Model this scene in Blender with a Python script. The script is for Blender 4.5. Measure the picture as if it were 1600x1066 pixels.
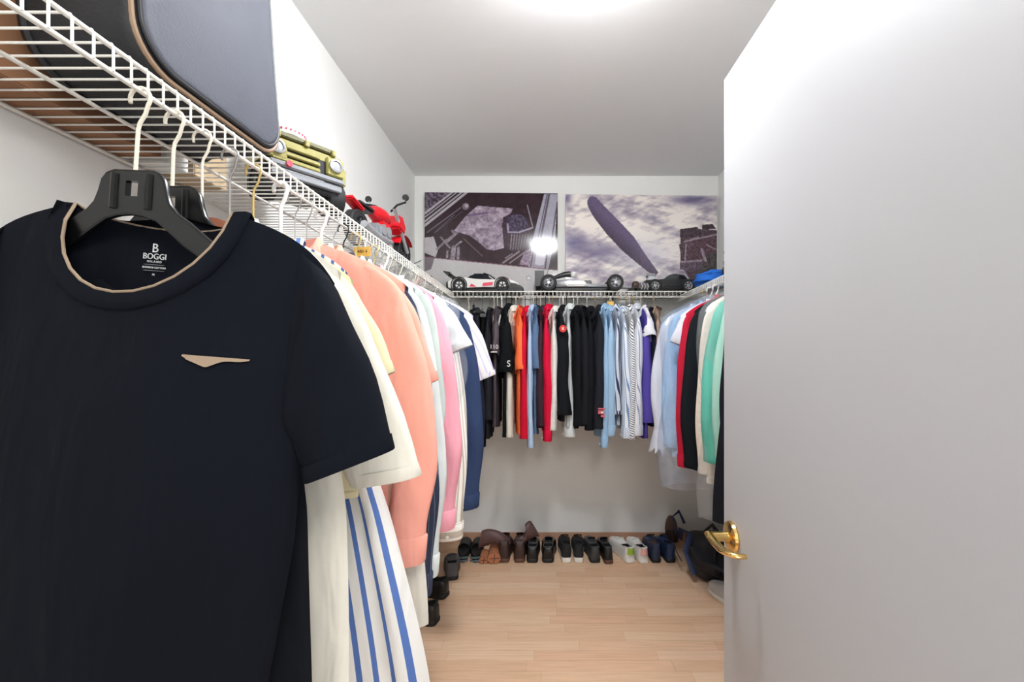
import bpy, bmesh, math, random
import numpy as np
from mathutils import Vector, Matrix

for o in list(bpy.data.objects):
    bpy.data.objects.remove(o, do_unlink=True)
scn = bpy.context.scene
C = scn.collection
R = math.radians

# ---------------------------------------------------------------- camera, world, lights, exposure
FPX = 665.0
cam_d = bpy.data.cameras.new('camera')
cam = bpy.data.objects.new('camera', cam_d)
C.objects.link(cam)
cam.location = (0, 0, 1.3)
cam.rotation_euler = (R(90), 0, 0)
cam_d.sensor_fit = 'HORIZONTAL'
cam_d.sensor_width = 36.0
cam_d.lens = FPX * 36.0 / 1600.0
cam_d.shift_x = -48.0 / 1600.0
cam_d.shift_y = 27.0 / 1600.0
cam_d.clip_start = 0.02
scn.camera = cam

world = bpy.data.worlds.new('world')
scn.world = world
world.use_nodes = True
bg = world.node_tree.nodes['Background']
bg.inputs[0].default_value = (0.93, 0.97, 1.0, 1)
bg.inputs[1].default_value = 0.68

hall = bpy.data.lights.new('hall_fill', 'AREA')  # added fill light behind the camera, not a known hall fixture
hall.shape = 'DISK'
hall.size = 0.7
hall.energy = 9
hall.color = (1.0, 0.98, 0.95)
hall_o = bpy.data.objects.new('hall_fill', hall)
hall_o.location = (0.42, -0.70, 2.30)
hall_o.rotation_euler = (R(42), 0, R(-4))
C.objects.link(hall_o)

DOME_STRENGTH = 53.0
scn.view_settings.view_transform = 'Standard'
scn.view_settings.look = 'None'
scn.view_settings.gamma = 1.0
scn.view_settings.use_curve_mapping = False
scn.view_settings.exposure = 1.32


# ---------------------------------------------------------------- helpers
def lin(c):
    c = c / 255.0
    return c / 12.92 if c <= 0.04045 else ((c + 0.055) / 1.055) ** 2.4


def rgb(t):
    return (lin(t[0]), lin(t[1]), lin(t[2]), 1.0)


MATS = {}


def mat(name, col, rough=0.6, metal=0.0, bump=0.0, bscale=60.0, var=0.0, vscale=6.0, coat=0.0, emis=0.0, spec=0.5, sheen=0.0):
    if name in MATS:
        return MATS[name]
    m = bpy.data.materials.new(name)
    m.use_nodes = True
    nt = m.node_tree
    p = nt.nodes['Principled BSDF']
    p.inputs['Base Color'].default_value = rgb(col)
    p.inputs['Roughness'].default_value = rough
    p.inputs['Metallic'].default_value = metal
    p.inputs['Specular IOR Level'].default_value = spec
    if coat:
        p.inputs['Coat Weight'].default_value = coat
        p.inputs['Coat Roughness'].default_value = 0.06
    if sheen:
        p.inputs['Sheen Weight'].default_value = sheen
    if emis:
        p.inputs['Emission Color'].default_value = rgb(col)
        p.inputs['Emission Strength'].default_value = emis
    tc = nt.nodes.new('ShaderNodeTexCoord')
    if var:
        n = nt.nodes.new('ShaderNodeTexNoise')
        n.inputs['Scale'].default_value = vscale
        n.inputs['Detail'].default_value = 4
        mx = nt.nodes.new('ShaderNodeMix')
        mx.data_type = 'RGBA'
        a = rgb(col)
        mx.inputs['A'].default_value = tuple(max(0, x * (1 - var)) for x in a[:3]) + (1,)
        mx.inputs['B'].default_value = tuple(min(1, x * (1 + var)) for x in a[:3]) + (1,)
        nt.links.new(tc.outputs['Object'], n.inputs['Vector'])
        nt.links.new(n.outputs['Fac'], mx.inputs['Factor'])
        nt.links.new(mx.outputs['Result'], p.inputs['Base Color'])
    if bump:
        n2 = nt.nodes.new('ShaderNodeTexNoise')
        n2.inputs['Scale'].default_value = bscale
        n2.inputs['Detail'].default_value = 3
        b = nt.nodes.new('ShaderNodeBump')
        b.inputs['Strength'].default_value = bump
        b.inputs['Distance'].default_value = 0.004
        nt.links.new(tc.outputs['Object'], n2.inputs['Vector'])
        nt.links.new(n2.outputs['Fac'], b.inputs['Height'])
        nt.links.new(b.outputs['Normal'], p.inputs['Normal'])
    MATS[name] = m
    return m


def drape(m):
    """Long soft folds running down the cloth, under the weave relief."""
    nt = m.node_tree
    bp_ = next(n for n in nt.nodes if n.type == 'BUMP')
    tc = next(n for n in nt.nodes if n.type == 'TEX_COORD')
    mp = nt.nodes.new('ShaderNodeMapping'); mp.inputs['Scale'].default_value = (1, 1, 0.3)
    n = nt.nodes.new('ShaderNodeTexNoise'); n.inputs['Scale'].default_value = 17; n.inputs['Detail'].default_value = 2; n.inputs['Distortion'].default_value = 0.4
    b = nt.nodes.new('ShaderNodeBump'); b.inputs['Strength'].default_value = 0.55; b.inputs['Distance'].default_value = 0.02
    nt.links.new(tc.outputs['Object'], mp.inputs[0]); nt.links.new(mp.outputs[0], n.inputs['Vector'])
    nt.links.new(n.outputs['Fac'], b.inputs['Height']); nt.links.new(b.outputs['Normal'], bp_.inputs['Normal'])


def cloth(name, col, bump=0.35, bscale=28.0, var=0.06):
    """Woven cloth: soft crease relief plus a faint weave."""
    if name in MATS:
        return MATS[name]
    m = mat(name, col, rough=0.88, bump=bump, bscale=bscale, var=var, vscale=9.0, spec=0.1)
    drape(m)
    return m


def striped(name, base, bands, period, axis=0, slant=0.0, bump=0.35):
    """Cloth with vertical stripes in the UV map (metres). bands = [(start, end, colour)] as shares of the period."""
    if name in MATS:
        return MATS[name]
    m = bpy.data.materials.new(name)
    m.use_nodes = True
    nt = m.node_tree
    p = nt.nodes['Principled BSDF']
    p.inputs['Roughness'].default_value = 0.88
    p.inputs['Specular IOR Level'].default_value = 0.15
    uv = nt.nodes.new('ShaderNodeUVMap')
    sep = nt.nodes.new('ShaderNodeSeparateXYZ')
    nt.links.new(uv.outputs['UV'], sep.inputs[0])
    src = sep.outputs[axis]
    if slant:
        ml = nt.nodes.new('ShaderNodeMath'); ml.operation = 'MULTIPLY_ADD'
        nt.links.new(sep.outputs[1 - axis], ml.inputs[0])
        ml.inputs[1].default_value = slant
        nt.links.new(src, ml.inputs[2])
        src = ml.outputs[0]
    dv = nt.nodes.new('ShaderNodeMath'); dv.operation = 'DIVIDE'
    nt.links.new(src, dv.inputs[0]); dv.inputs[1].default_value = period
    fr = nt.nodes.new('ShaderNodeMath'); fr.operation = 'FRACT'
    nt.links.new(dv.outputs[0], fr.inputs[0])
    ramp = nt.nodes.new('ShaderNodeValToRGB')
    ramp.color_ramp.interpolation = 'CONSTANT'
    stops = [(0.0, base)]
    for a, b, c in bands:
        stops.append((a, c)); stops.append((b, base))
    el = ramp.color_ramp.elements
    el[0].position = 0.0; el[0].color = rgb(base)
    el[1].position = stops[1][0]; el[1].color = rgb(stops[1][1])
    for pos, c in stops[2:]:
        e = el.new(pos); e.color = rgb(c)
    nt.links.new(fr.outputs[0], ramp.inputs[0])
    nt.links.new(ramp.outputs[0], p.inputs['Base Color'])
    tc = nt.nodes.new('ShaderNodeTexCoord')
    n2 = nt.nodes.new('ShaderNodeTexNoise'); n2.inputs['Scale'].default_value = 26
    b = nt.nodes.new('ShaderNodeBump'); b.inputs['Strength'].default_value = bump; b.inputs['Distance'].default_value = 0.004
    nt.links.new(tc.outputs['Object'], n2.inputs['Vector'])
    nt.links.new(n2.outputs['Fac'], b.inputs['Height'])
    nt.links.new(b.outputs['Normal'], p.inputs['Normal'])
    drape(m)
    MATS[name] = m
    return m


def film(name, col=(235, 240, 245), alpha=0.22):
    """Thin crinkled see-through plastic film."""
    if name in MATS:
        return MATS[name]
    m = bpy.data.materials.new(name)
    m.use_nodes = True
    nt = m.node_tree
    nt.nodes.remove(nt.nodes['Principled BSDF'])
    out = nt.nodes['Material Output']
    tr = nt.nodes.new('ShaderNodeBsdfTransparent')
    tr.inputs[0].default_value = (0.97, 0.98, 0.99, 1)
    df = nt.nodes.new('ShaderNodeBsdfDiffuse'); df.inputs[0].default_value = rgb(col)
    gl = nt.nodes.new('ShaderNodeBsdfGlossy'); gl.inputs[0].default_value = (1, 1, 1, 1); gl.inputs['Roughness'].default_value = 0.12
    tc = nt.nodes.new('ShaderNodeTexCoord')
    n2 = nt.nodes.new('ShaderNodeTexNoise'); n2.inputs['Scale'].default_value = 22; n2.inputs['Detail'].default_value = 5
    b = nt.nodes.new('ShaderNodeBump'); b.inputs['Strength'].default_value = 0.9; b.inputs['Distance'].default_value = 0.012
    nt.links.new(tc.outputs['Object'], n2.inputs['Vector'])
    nt.links.new(n2.outputs['Fac'], b.inputs['Height'])
    nt.links.new(b.outputs['Normal'], gl.inputs['Normal'])
    m1 = nt.nodes.new('ShaderNodeMixShader'); m1.inputs[0].default_value = 0.45
    nt.links.new(df.outputs[0], m1.inputs[1]); nt.links.new(gl.outputs[0], m1.inputs[2])
    m2 = nt.nodes.new('ShaderNodeMixShader'); m2.inputs[0].default_value = alpha
    nt.links.new(tr.outputs[0], m2.inputs[1]); nt.links.new(m1.outputs[0], m2.inputs[2])
    nt.links.new(m2.outputs[0], out.inputs['Surface'])
    MATS[name] = m
    return m


class MB:
    def __init__(self):
        self.v = []; self.f = []; self.uv = []

    def add(self, vs, fs, uvs=None):
        k = len(self.v)
        self.v += [tuple(p) for p in vs]
        self.uv += (uvs if uvs else [(p[0], p[2]) for p in vs])
        self.f += [tuple(i + k for i in q) for q in fs]
        return self

    def box(self, c, s, rot=None, taper=1.0):
        x, y, z = s[0] / 2, s[1] / 2, s[2] / 2
        t = taper
        vs = [(-x, -y, -z), (x, -y, -z), (x, y, -z), (-x, y, -z), (-x * t, -y * t, z), (x * t, -y * t, z), (x * t, y * t, z), (-x * t, y * t, z)]
        if rot is not None:
            vs = [tuple(rot @ Vector(p)) for p in vs]
        vs = [(p[0] + c[0], p[1] + c[1], p[2] + c[2]) for p in vs]
        return self.add(vs, [(0, 3, 2, 1), (4, 5, 6, 7), (0, 1, 5, 4), (1, 2, 6, 5), (2, 3, 7, 6), (3, 0, 4, 7)])

    def loft(self, rings, close=True, cap0=True, cap1=True, uvs=None):
        n = len(rings[0]); vs = []; fs = []; uu = []
        for i, r in enumerate(rings):
            vs += [tuple(p) for p in r]
            if uvs:
                uu += uvs[i]
        m = n if close else n - 1
        for i in range(len(rings) - 1):
            for j in range(m):
                a = i * n + j; b = i * n + (j + 1) % n
                fs.append((a, b, b + n, a + n))
        if cap0: fs.append(tuple(range(n - 1, -1, -1)))
        if cap1: fs.append(tuple((len(rings) - 1) * n + j for j in range(n)))
        return self.add(vs, fs, uu if uvs else None)

    def tube(self, pts, r, n=8, closed=False, flat=None):
        pts = [Vector(p) for p in pts]
        k = len(pts)
        rr = r if isinstance(r, (list, tuple)) else [r] * k
        up = None; rings = []
        for i in range(k):
            if closed:
                t = pts[(i + 1) % k] - pts[i - 1]
            else:
                t = pts[min(i + 1, k - 1)] - pts[max(i - 1, 0)]
            t.normalize()
            if up is None:
                up = Vector((0, 0, 1)) if abs(t.z) < 0.9 else Vector((1, 0, 0))
            a = t.cross(up)
            if a.length < 1e-5:
                a = t.cross(Vector((0, 1, 0)))
            a.normalize(); b = a.cross(t); up = b
            f1, f2 = flat if flat else (1, 1)
            rings.append([pts[i] + a * (rr[i] * f1 * math.cos(2 * math.pi * j / n)) + b * (rr[i] * f2 * math.sin(2 * math.pi * j / n)) for j in range(n)])
        if closed:
            rings.append(rings[0])
            return self.loft(rings, True, False, False)
        return self.loft(rings)

    def lathe(self, prof, n=20, c=(0, 0, 0), axis='z'):
        rings = []
        for r, h in prof:
            ring = []
            for j in range(n):
                a = 2 * math.pi * j / n
                x, y = r * math.cos(a), r * math.sin(a)
                if axis == 'z': p = (x, y, h)
                elif axis == 'y': p = (x, h, y)
                else: p = (h, x, y)
                ring.append((p[0] + c[0], p[1] + c[1], p[2] + c[2]))
            rings.append(ring)
        cl = tuple(prof[0]) == tuple(prof[-1])
        return self.loft(rings, True, not cl, not cl)

    def prism(self, poly, y0, y1, plane='xz', inset=1.0):
        """poly in the plane, extruded along the remaining axis from y0 to y1; inset shrinks the y1 face."""
        cx = sum(p[0] for p in poly) / len(poly); cz = sum(p[1] for p in poly) / len(poly)

        def P(a, b, d):
            if plane == 'xz': return (a, d, b)
            if plane == 'yz': return (d, a, b)
            return (a, b, d)
        r0 = [P(a, b, y0) for a, b in poly]
        r1 = [P(cx + (a - cx) * inset, cz + (b - cz) * inset, y1) for a, b in poly]
        return self.loft([r0, r1])

    def build(self, name, m, parent=None, smooth=True, bevel=0.0, angle=40, seg=2, doubles=False):
        me = bpy.data.meshes.new(name)
        bm = bmesh.new()
        uvl = bm.loops.layers.uv.new('UVMap')
        bv = [bm.verts.new(p) for p in self.v]
        for q in self.f:
            try:
                f = bm.faces.new([bv[i] for i in q])
            except ValueError:
                continue
            for lp, i in zip(f.loops, q):
                lp[uvl].uv = self.uv[i]
        if doubles:
            bmesh.ops.remove_doubles(bm, verts=bm.verts, dist=1e-5)
        if bevel:
            bmesh.ops.bevel(bm, geom=list(bm.edges), offset=bevel, segments=seg, affect='EDGES', clamp_overlap=True)
        bmesh.ops.recalc_face_normals(bm, faces=bm.faces)
        if smooth:
            for f in bm.faces: f.smooth = True
            lim = R(angle)
            for e in bm.edges:
                if len(e.link_faces) == 2 and e.calc_face_angle(0) > lim:
                    e.smooth = False
        bm.to_mesh(me); bm.free()
        me.materials.append(m)
        o = bpy.data.objects.new(name, me)
        C.objects.link(o)
        if parent: o.parent = parent
        return o


def tag(o, label=None, cat=None, group=None, kind=None):
    if label: o['label'] = label
    if cat: o['category'] = cat
    if group: o['group'] = group
    if kind: o['kind'] = kind
    return o


def thing(name, label, cat, loc=(0, 0, 0), rz=0.0, group=None, rx=0.0, ry=0.0):
    o = bpy.data.objects.new(name, None)
    o.empty_display_size = 0.05
    C.objects.link(o)
    o.location = loc
    o.rotation_euler = (rx, ry, rz)
    return tag(o, label, cat, group)


def copy_part(src, parent, loc=None, rot=None):
    c = src.copy(); C.objects.link(c); c.parent = parent
    if loc is not None: c.location = loc
    if rot is not None: c.rotation_euler = rot
    return c


def text_mesh(txt, size, name, m, parent, loc, rot, extrude=0.0004):
    cu = bpy.data.curves.new(name, 'FONT')
    cu.body = txt; cu.size = size; cu.align_x = 'CENTER'; cu.align_y = 'CENTER'; cu.extrude = extrude
    cu.resolution_u = 3
    t = bpy.data.objects.new(name + '_tmp', cu); C.objects.link(t)
    dg = bpy.context.evaluated_depsgraph_get()
    me = bpy.data.meshes.new_from_object(t.evaluated_get(dg))
    me.name = name
    bpy.data.objects.remove(t, do_unlink=True)
    bpy.data.curves.remove(cu)
    me.materials.clear(); me.materials.append(m)
    o = bpy.data.objects.new(name, me); C.objects.link(o)
    o.parent = parent; o.location = loc; o.rotation_euler = rot
    return o


def lerp(a, b, t): return a + (b - a) * t
def sstep(a, b, x):
    t = min(1, max(0, (x - a) / (b - a))); return t * t * (3 - 2 * t)


# ---------------------------------------------------------------- room shell
XL, XR, YB, ZC = -0.913, 1.251, 3.037, 2.601
YF = -1.3
M_WALL = mat('wall_paint', (240, 240, 237), 0.75, bump=0.06, bscale=220, var=0.012, vscale=2.0, spec=0.3)
M_CEIL = mat('ceiling_paint', (240, 241, 241), 0.9, bump=0.08, bscale=180, spec=0.2)
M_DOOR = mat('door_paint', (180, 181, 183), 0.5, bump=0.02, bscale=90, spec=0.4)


def struct(name, mb, m, **k):
    return tag(mb.build(name, m, **k), kind='structure')


t = 0.1
struct('wall_left', MB().box((XL - t / 2, (YF + YB) / 2, ZC / 2), (t, YB - YF, ZC)), M_WALL, smooth=False)
struct('wall_right', MB().box((XR + t / 2, (0.33 + YB) / 2, ZC / 2), (t, YB - 0.33, ZC)), M_WALL, smooth=False)
struct('wall_back', MB().box(((XL + XR) / 2, YB + t / 2, ZC / 2), (XR - XL + 2 * t, t, ZC)), M_WALL, smooth=False)
struct('wall_front', MB().box(((0.53 + XR) / 2 + t / 2, 0.28, ZC / 2), (XR - 0.53 + t, 0.1, ZC)), M_WALL, smooth=False)
struct('entry_light_block', MB().box(((XL - 0.26) / 2, -0.36, ZC / 2), (-0.26 - XL, 0.1, ZC)), M_WALL, smooth=False)  # unseen stub behind the camera, added to block light from behind left
struct('ceiling', MB().box(((XL + XR) / 2, (YF + YB) / 2, ZC + t / 2), (XR - XL + 2 * t, YB - YF + 2 * t, t)), M_CEIL, smooth=False)

# laminate floor: a dark base and strips laid across the closet
M_SUB = mat('floor_joint', (150, 112, 84), 0.7)
floor = struct('floor', MB().box(((XL + XR) / 2, (YF + YB) / 2, -0.03), (XR - XL, YB - YF, 0.05)), M_SUB, smooth=False)


def plank_material():
    m = bpy.data.materials.new('beech_laminate'); m.use_nodes = True
    nt = m.node_tree; p = nt.nodes['Principled BSDF']
    p.inputs['Roughness'].default_value = 0.68
    p.inputs['Specular IOR Level'].default_value = 0.35
    oi = nt.nodes.new('ShaderNodeObjectInfo')
    ramp = nt.nodes.new('ShaderNodeValToRGB')
    el = ramp.color_ramp.elements
    cols = [(0.0, (224, 184, 150)), (0.3, (231, 195, 162)), (0.55, (235, 202, 170)), (0.8, (229, 186, 153)), (1.0, (239, 210, 181))]
    el[0].position = 0; el[0].color = rgb(cols[0][1]); el[1].position = 1; el[1].color = rgb(cols[-1][1])
    for pos, c in cols[1:-1]:
        e = el.new(pos); e.color = rgb(c)
    nt.links.new(oi.outputs['Random'], ramp.inputs[0])
    tc = nt.nodes.new('ShaderNodeTexCoord')
    ad = nt.nodes.new('ShaderNodeVectorMath'); ad.operation = 'ADD'
    nt.links.new(tc.outputs['Object'], ad.inputs[0]); nt.links.new(oi.outputs['Location'], ad.inputs[1])
    mp = nt.nodes.new('ShaderNodeMapping'); mp.inputs['Scale'].default_value = (5, 110, 1)
    nt.links.new(ad.outputs[0], mp.inputs[0])
    n = nt.nodes.new('ShaderNodeTexNoise'); n.inputs['Scale'].default_value = 1.0; n.inputs['Detail'].default_value = 4
    nt.links.new(mp.outputs[0], n.inputs['Vector'])
    mx = nt.nodes.new('ShaderNodeMix'); mx.data_type = 'RGBA'; mx.blend_type = 'MULTIPLY'
    r2 = nt.nodes.new('ShaderNodeValToRGB')
    r2.color_ramp.elements[0].position = 0.3; r2.color_ramp.elements[0].color = (0.80, 0.76, 0.72, 1)
    r2.color_ramp.elements[1].position = 0.6; r2.color_ramp.elements[1].color = (1, 1, 1, 1)
    nt.links.new(n.outputs['Fac'], r2.inputs[0])
    mx.inputs['Factor'].default_value = 0.68
    nt.links.new(ramp.outputs[0], mx.inputs['A']); nt.links.new(r2.outputs[0], mx.inputs['B'])
    nt.links.new(mx.outputs['Result'], p.inputs['Base Color'])
    return m


M_PLANK = plank_material()
rng = random.Random(4)
pw = 0.0635
row = 0
y = YB
plank_mesh = {}
while y > 0.2:
    x = XL - rng.uniform(0.0, 0.4)
    while x < XR:
        L = rng.choice([0.38, 0.46, 0.54, 0.62])
        a, b = max(x, XL), min(x + L, XR)
        if b - a > 0.01:
            key = round(b - a, 3)
            if key not in plank_mesh:
                pl = MB().box((0, 0, 0), (key - 0.0007, pw - 0.0007, 0.006)).build('plank', M_PLANK, floor, smooth=False)
                plank_mesh[key] = pl
            else:
                pl = copy_part(plank_mesh[key], floor)
            pl.location = ((a + b) / 2, y - pw / 2, -0.003 + rng.uniform(-0.0003, 0))
        x += L
    y -= pw
    row += 1

M_BASE = mat('baseboard_wood', (190, 150, 124), 0.5, var=0.08, vscale=14)
struct('baseboard_back', MB().box(((XL + XR) / 2, YB - 0.008, 0.031), (XR - XL - 0.002, 0.014, 0.06)), M_BASE, bevel=0.003)
struct('baseboard_left', MB().box((XL + 0.008, (0.4 + YB) / 2 - 0.01, 0.031), (0.014, YB - 0.42, 0.06)), M_BASE, bevel=0.003)
struct('baseboard_right', MB().box((XR - 0.008, (0.4 + YB) / 2 - 0.01, 0.031), (0.014, YB - 0.42, 0.06)), M_BASE, bevel=0.003)

# door standing open along the closet, hinged on the front wall
M_BRASS = mat('polished_brass', (226, 190, 120), 0.16, metal=1.0)
XD = 0.475
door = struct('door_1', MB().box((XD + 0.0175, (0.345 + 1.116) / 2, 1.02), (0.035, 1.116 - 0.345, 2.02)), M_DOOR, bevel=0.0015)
hz, hy = 0.855, 1.062
hd = MB()
hd.lathe([(0.0, 0.0), (0.036, 0.0), (0.0385, -0.004), (0.036, -0.010), (0.027, -0.014), (0.014, -0.016), (0.0, -0.016)], 28, (XD, hy, hz), 'x')
rose = hd.build('rose', M_BRASS, door)
neck = MB().tube([(XD - 0.012, hy, hz), (XD - 0.030, hy, hz), (XD - 0.052, hy, hz)], [0.0135, 0.0115, 0.0125], 16).build('handle_neck', M_BRASS, door)
lev = MB()
pp = []
for i in range(13):
    a = i / 12
    pp.append((XD - 0.058 + 0.012 * max(0, a - 0.8) * 5 * 0.8, hy + 0.012 - 0.118 * a, hz + 0.004 - 0.006 * math.sin(a * math.pi)))
pp += [(XD - 0.040, hy - 0.112, hz + 0.003), (XD - 0.022, hy - 0.113, hz + 0.002)]
lev.tube(pp, [0.010, 0.012] + [0.0115] * 11 + [0.010, 0.008], 12, flat=(1.0, 0.62))
lev.build('lever', M_BRASS, door)
for zz in (0.25, 1.02, 1.8):
    MB().tube([(XD + 0.004, 0.338, zz - 0.045), (XD + 0.004, 0.338, zz + 0.045)], 0.006, 10).build('hinge', M_BRASS, door)

# ceiling dome lamp
M_DOME = mat('dome_glass_lit', (250, 252, 255), 0.3, emis=DOME_STRENGTH)
M_CHROME = mat('chrome', (210, 212, 215), 0.15, metal=1.0)
lamp = thing('ceiling_lamp', 'round white glass dome lamp flush on the closet ceiling', 'lamp', (0.11, 1.17, ZC))
MB().lathe([(0.0, 0.0), (0.125, 0.0), (0.13, -0.008), (0.13, -0.024), (0.12, -0.030), (0.0, -0.030)], 40).build('lamp_base', M_CHROME, lamp)
MB().lathe([(0.0, -0.028), (0.115, -0.03), (0.138, -0.045), (0.14, -0.058), (0.125, -0.078), (0.095, -0.094), (0.05, -0.105), (0.0, -0.108)], 40).build('lamp_dome', M_DOME, lamp)

# ---------------------------------------------------------------- wire shelves
M_WIRE = mat('white_coated_wire', (232, 230, 222), 0.35, spec=0.5)
ZS, ZLOW, XS = 1.729, 1.690, -0.588
XSR = 0.93
YS = 2.712
SP = 0.0254


def shelf(label, origin, rz, length, depth, y_lo=0.0, part_corner=None):
    """local: x = away from the wall (0 wall .. depth front), y along the wall, z up; deck at z=0."""
    s = thing('wire_shelf', label, 'shelf', origin, rz, 'white wire shelves around the closet')
    d = depth
    for nm, x, z, r in (('front_rod', d, -0.004, 0.0036), ('lip_rod', d + 0.001, ZLOW - ZS, 0.0038), ('middle_rod', d * 0.5, -0.0055, 0.0034), ('back_rod', 0.012, -0.0055, 0.0034)):
        MB().tube([(x, y_lo, z), (x, length, z)], r, 10).build(nm, M_WIRE, s)
    w = MB()
    w.tube([(0.008, 0, 0.0), (d - 0.004, 0, 0.0), (d + 0.002, 0, -0.0015), (d + 0.0045, 0, -0.006), (d + 0.0045, 0, ZLOW - ZS)], 0.0017, 6)
    first = w.build('wire', M_WIRE, s)
    first.location = (0, y_lo + 0.006, 0)
    y = y_lo + 0.006 + SP
    while y < length - 0.002:
        copy_part(first, s, (0, y, 0))
        y += SP
    y = y_lo + 0.25
    while y < length:
        MB().box((0.006, y, -0.012), (0.012, 0.016, 0.022)).build('wall_clip', M_WIRE, s, bevel=0.002)
        y += 0.42
    return s


shelf('long white wire shelf carrying the suitcase along the left wall', (XL, 0.42, ZS), 0, YB - 0.42 - 0.003, XS - XL)
# back: local y along -X .. rotate so that local x points to -Y
shelf('white wire shelf across the back wall under the two pictures', (XS + 0.012, YB, ZS), R(-90), XSR - XS - 0.024, YB - YS)
shelf('white wire shelf on the right wall carrying the blue bundle', (XR, YB - 0.003, ZS), R(180), 1.62, XR - XSR)

# ---------------------------------------------------------------- hangers
M_BLACKPL = mat('black_plastic', (9, 10, 11), 0.3, spec=0.4)
M_WHITEPL = mat('white_plastic', (238, 238, 235), 0.35)
M_HOOKW = mat('cream_hook_wire', (222, 216, 200), 0.35)
M_GOLD = mat('gold_wire', (206, 178, 112), 0.3, metal=0.7)
M_STEEL = mat('steel_wire', (170, 168, 165), 0.3, metal=0.9)
M_REDWOOD = mat('reddish_wood', (168, 108, 84), 0.4, var=0.12, vscale=10)
M_PALEWOOD = mat('pale_wood', (205, 165, 122), 0.45, var=0.1, vscale=10)
M_DARKWOOD = mat('dark_wood', (72, 50, 42), 0.4, var=0.1, vscale=10)
HK = {'black': ('wide black plastic hanger', M_HOOKW), 'tube': ('white tubular plastic hanger', M_WHITEPL), 'redwood': ('reddish wooden hanger', M_HOOKW),
      'palewood': ('pale wooden hanger', M_GOLD), 'darkwood': ('dark wooden hanger', M_STEEL), 'wire': ('thin steel wire hanger', M_STEEL), 'whitewire': ('white coated wire hanger', M_HOOKW),
      'slimblack': ('slim black hanger', M_BLACKPL)}


def hook_pts(drop, r=0.016, flip=1):
    pts = []
    cz = 0.0038 + 0.002 - r
    for i in range(13):
        a = R(205 - i * 20)
        pts.append((flip * (r * math.cos(a)), 0, cz + r * math.sin(a)))
    pts += [(flip * 0.010, 0, cz - 0.022), (flip * 0.002, 0, cz - 0.036), (0, 0, cz - 0.046), (0, 0, -drop)]
    return pts


hang_cache = {}


def hanger(kind, rail, yaw, drop, what, flip=1, w=0.205, tilt=0.0):
    nm, hm = HK[kind]
    root = thing('clothes_hanger', (nm + ' ' + what), 'hanger', rail, yaw, 'hangers on the rails')
    root.rotation_euler[1] = tilt
    key = (kind, round(drop, 3), flip, w)
    if key in hang_cache:
        for ch in hang_cache[key].children:
            copy_part(ch, root)
        return root
    hr = {'tube': 0.0042, 'black': 0.0026, 'wire': 0.0014, 'whitewire': 0.0021, 'slimblack': 0.002}.get(kind, 0.0021)
    MB().tube(hook_pts(drop + 0.012, flip=flip), hr, 8).build('hook', hm, root)
    z = -drop
    if kind == 'black':
        half = [(0.0, 0.0), (0.030, 0.0), (0.041, -0.004), (0.048, -0.013), (0.052, -0.030), (0.058, -0.046), (0.070, -0.060), (0.090, -0.072), (0.12, -0.094), (0.16, -0.118), (w, -0.148)]
        low = [(w, -0.164), (0.16, -0.140), (0.115, -0.120), (0.085, -0.102), (0.062, -0.084), (0.040, -0.068), (0.020, -0.062), (0.0, -0.060)]
        # front plate with a square hole: two half plates and the bars above and below the hole
        hx, h0, h1 = 0.0095, -0.014, -0.036
        mb = MB()
        for sgn in (-1, 1):
            poly = [(sgn * hx, z)] + [(sgn * a, z + b) for a, b in half[1:]] + [(sgn * a, z + b) for a, b in low[:-2]] + [(sgn * hx, z - 0.061)]
            mb.prism(poly, -0.004, 0.004)
        mb.prism([(-hx, z), (hx, z), (hx, z + h0), (-hx, z + h0)], -0.004, 0.004)
        mb.prism([(-hx, z + h1), (hx, z + h1), (hx, z - 0.061), (-hx, z - 0.061)], -0.004, 0.004)
        mb.build('body', M_BLACKPL, root, smooth=False)
        out = [(a, 0, z + b) for a, b in half] + [(a, 0, z + b) for a, b in low]
        out += [(-a, 0, z + b) for a, b in low[:-1][::-1]] + [(-a, 0, z + b) for a, b in half[1:][::-1]]
        MB().tube(out, 0.0042, 8, closed=True, flat=(1.0, 0.8)).build('rim', M_BLACKPL, root)
        for sgn in (-1, 1):
            MB().tube([(sgn * 0.027, -0.004, z - 0.004), (sgn * 0.027, -0.004, z - 0.055)], 0.005, 8).build('rib', M_BLACKPL, root)
    elif kind in ('tube', 'wire', 'whitewire', 'slimblack'):
        r = hr if kind != 'slimblack' else 0.004
        m = hm
        MB().tube([(0, 0, z), (0.02, 0, z - 0.006), (w - 0.02, 0, z - 0.088), (w, 0, z - 0.1), (w - 0.01, 0, z - 0.108), (0, 0, z - 0.108), (-w + 0.01, 0, z - 0.108), (-w, 0, z - 0.1), (-w + 0.02, 0, z - 0.088), (-0.02, 0, z - 0.006)], r, 8, closed=True).build('frame', m, root)
    else:
        m = {'redwood': M_REDWOOD, 'palewood': M_PALEWOOD, 'darkwood': M_DARKWOOD}[kind]
        poly = [(-w, z - 0.108), (-w, z - 0.09), (-0.13, z - 0.05), (-0.06, z - 0.012), (-0.025, z), (0.025, z), (0.06, z - 0.012), (0.13, z - 0.05), (w, z - 0.09), (w, z - 0.108), (0.12, z - 0.075), (0.05, z - 0.04), (0, z - 0.032), (-0.05, z - 0.04), (-0.12, z - 0.075)]
        MB().prism(poly, -0.007, 0.007).build('body', m, root, bevel=0.003)
        MB().lathe([(0.0, 0.0), (0.006, 0.0), (0.006, 0.008), (0.0, 0.008)], 10, (0, 0, z - 0.001)).build('ferrule', hm, root)
    hang_cache[key] = root
    return root


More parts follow.
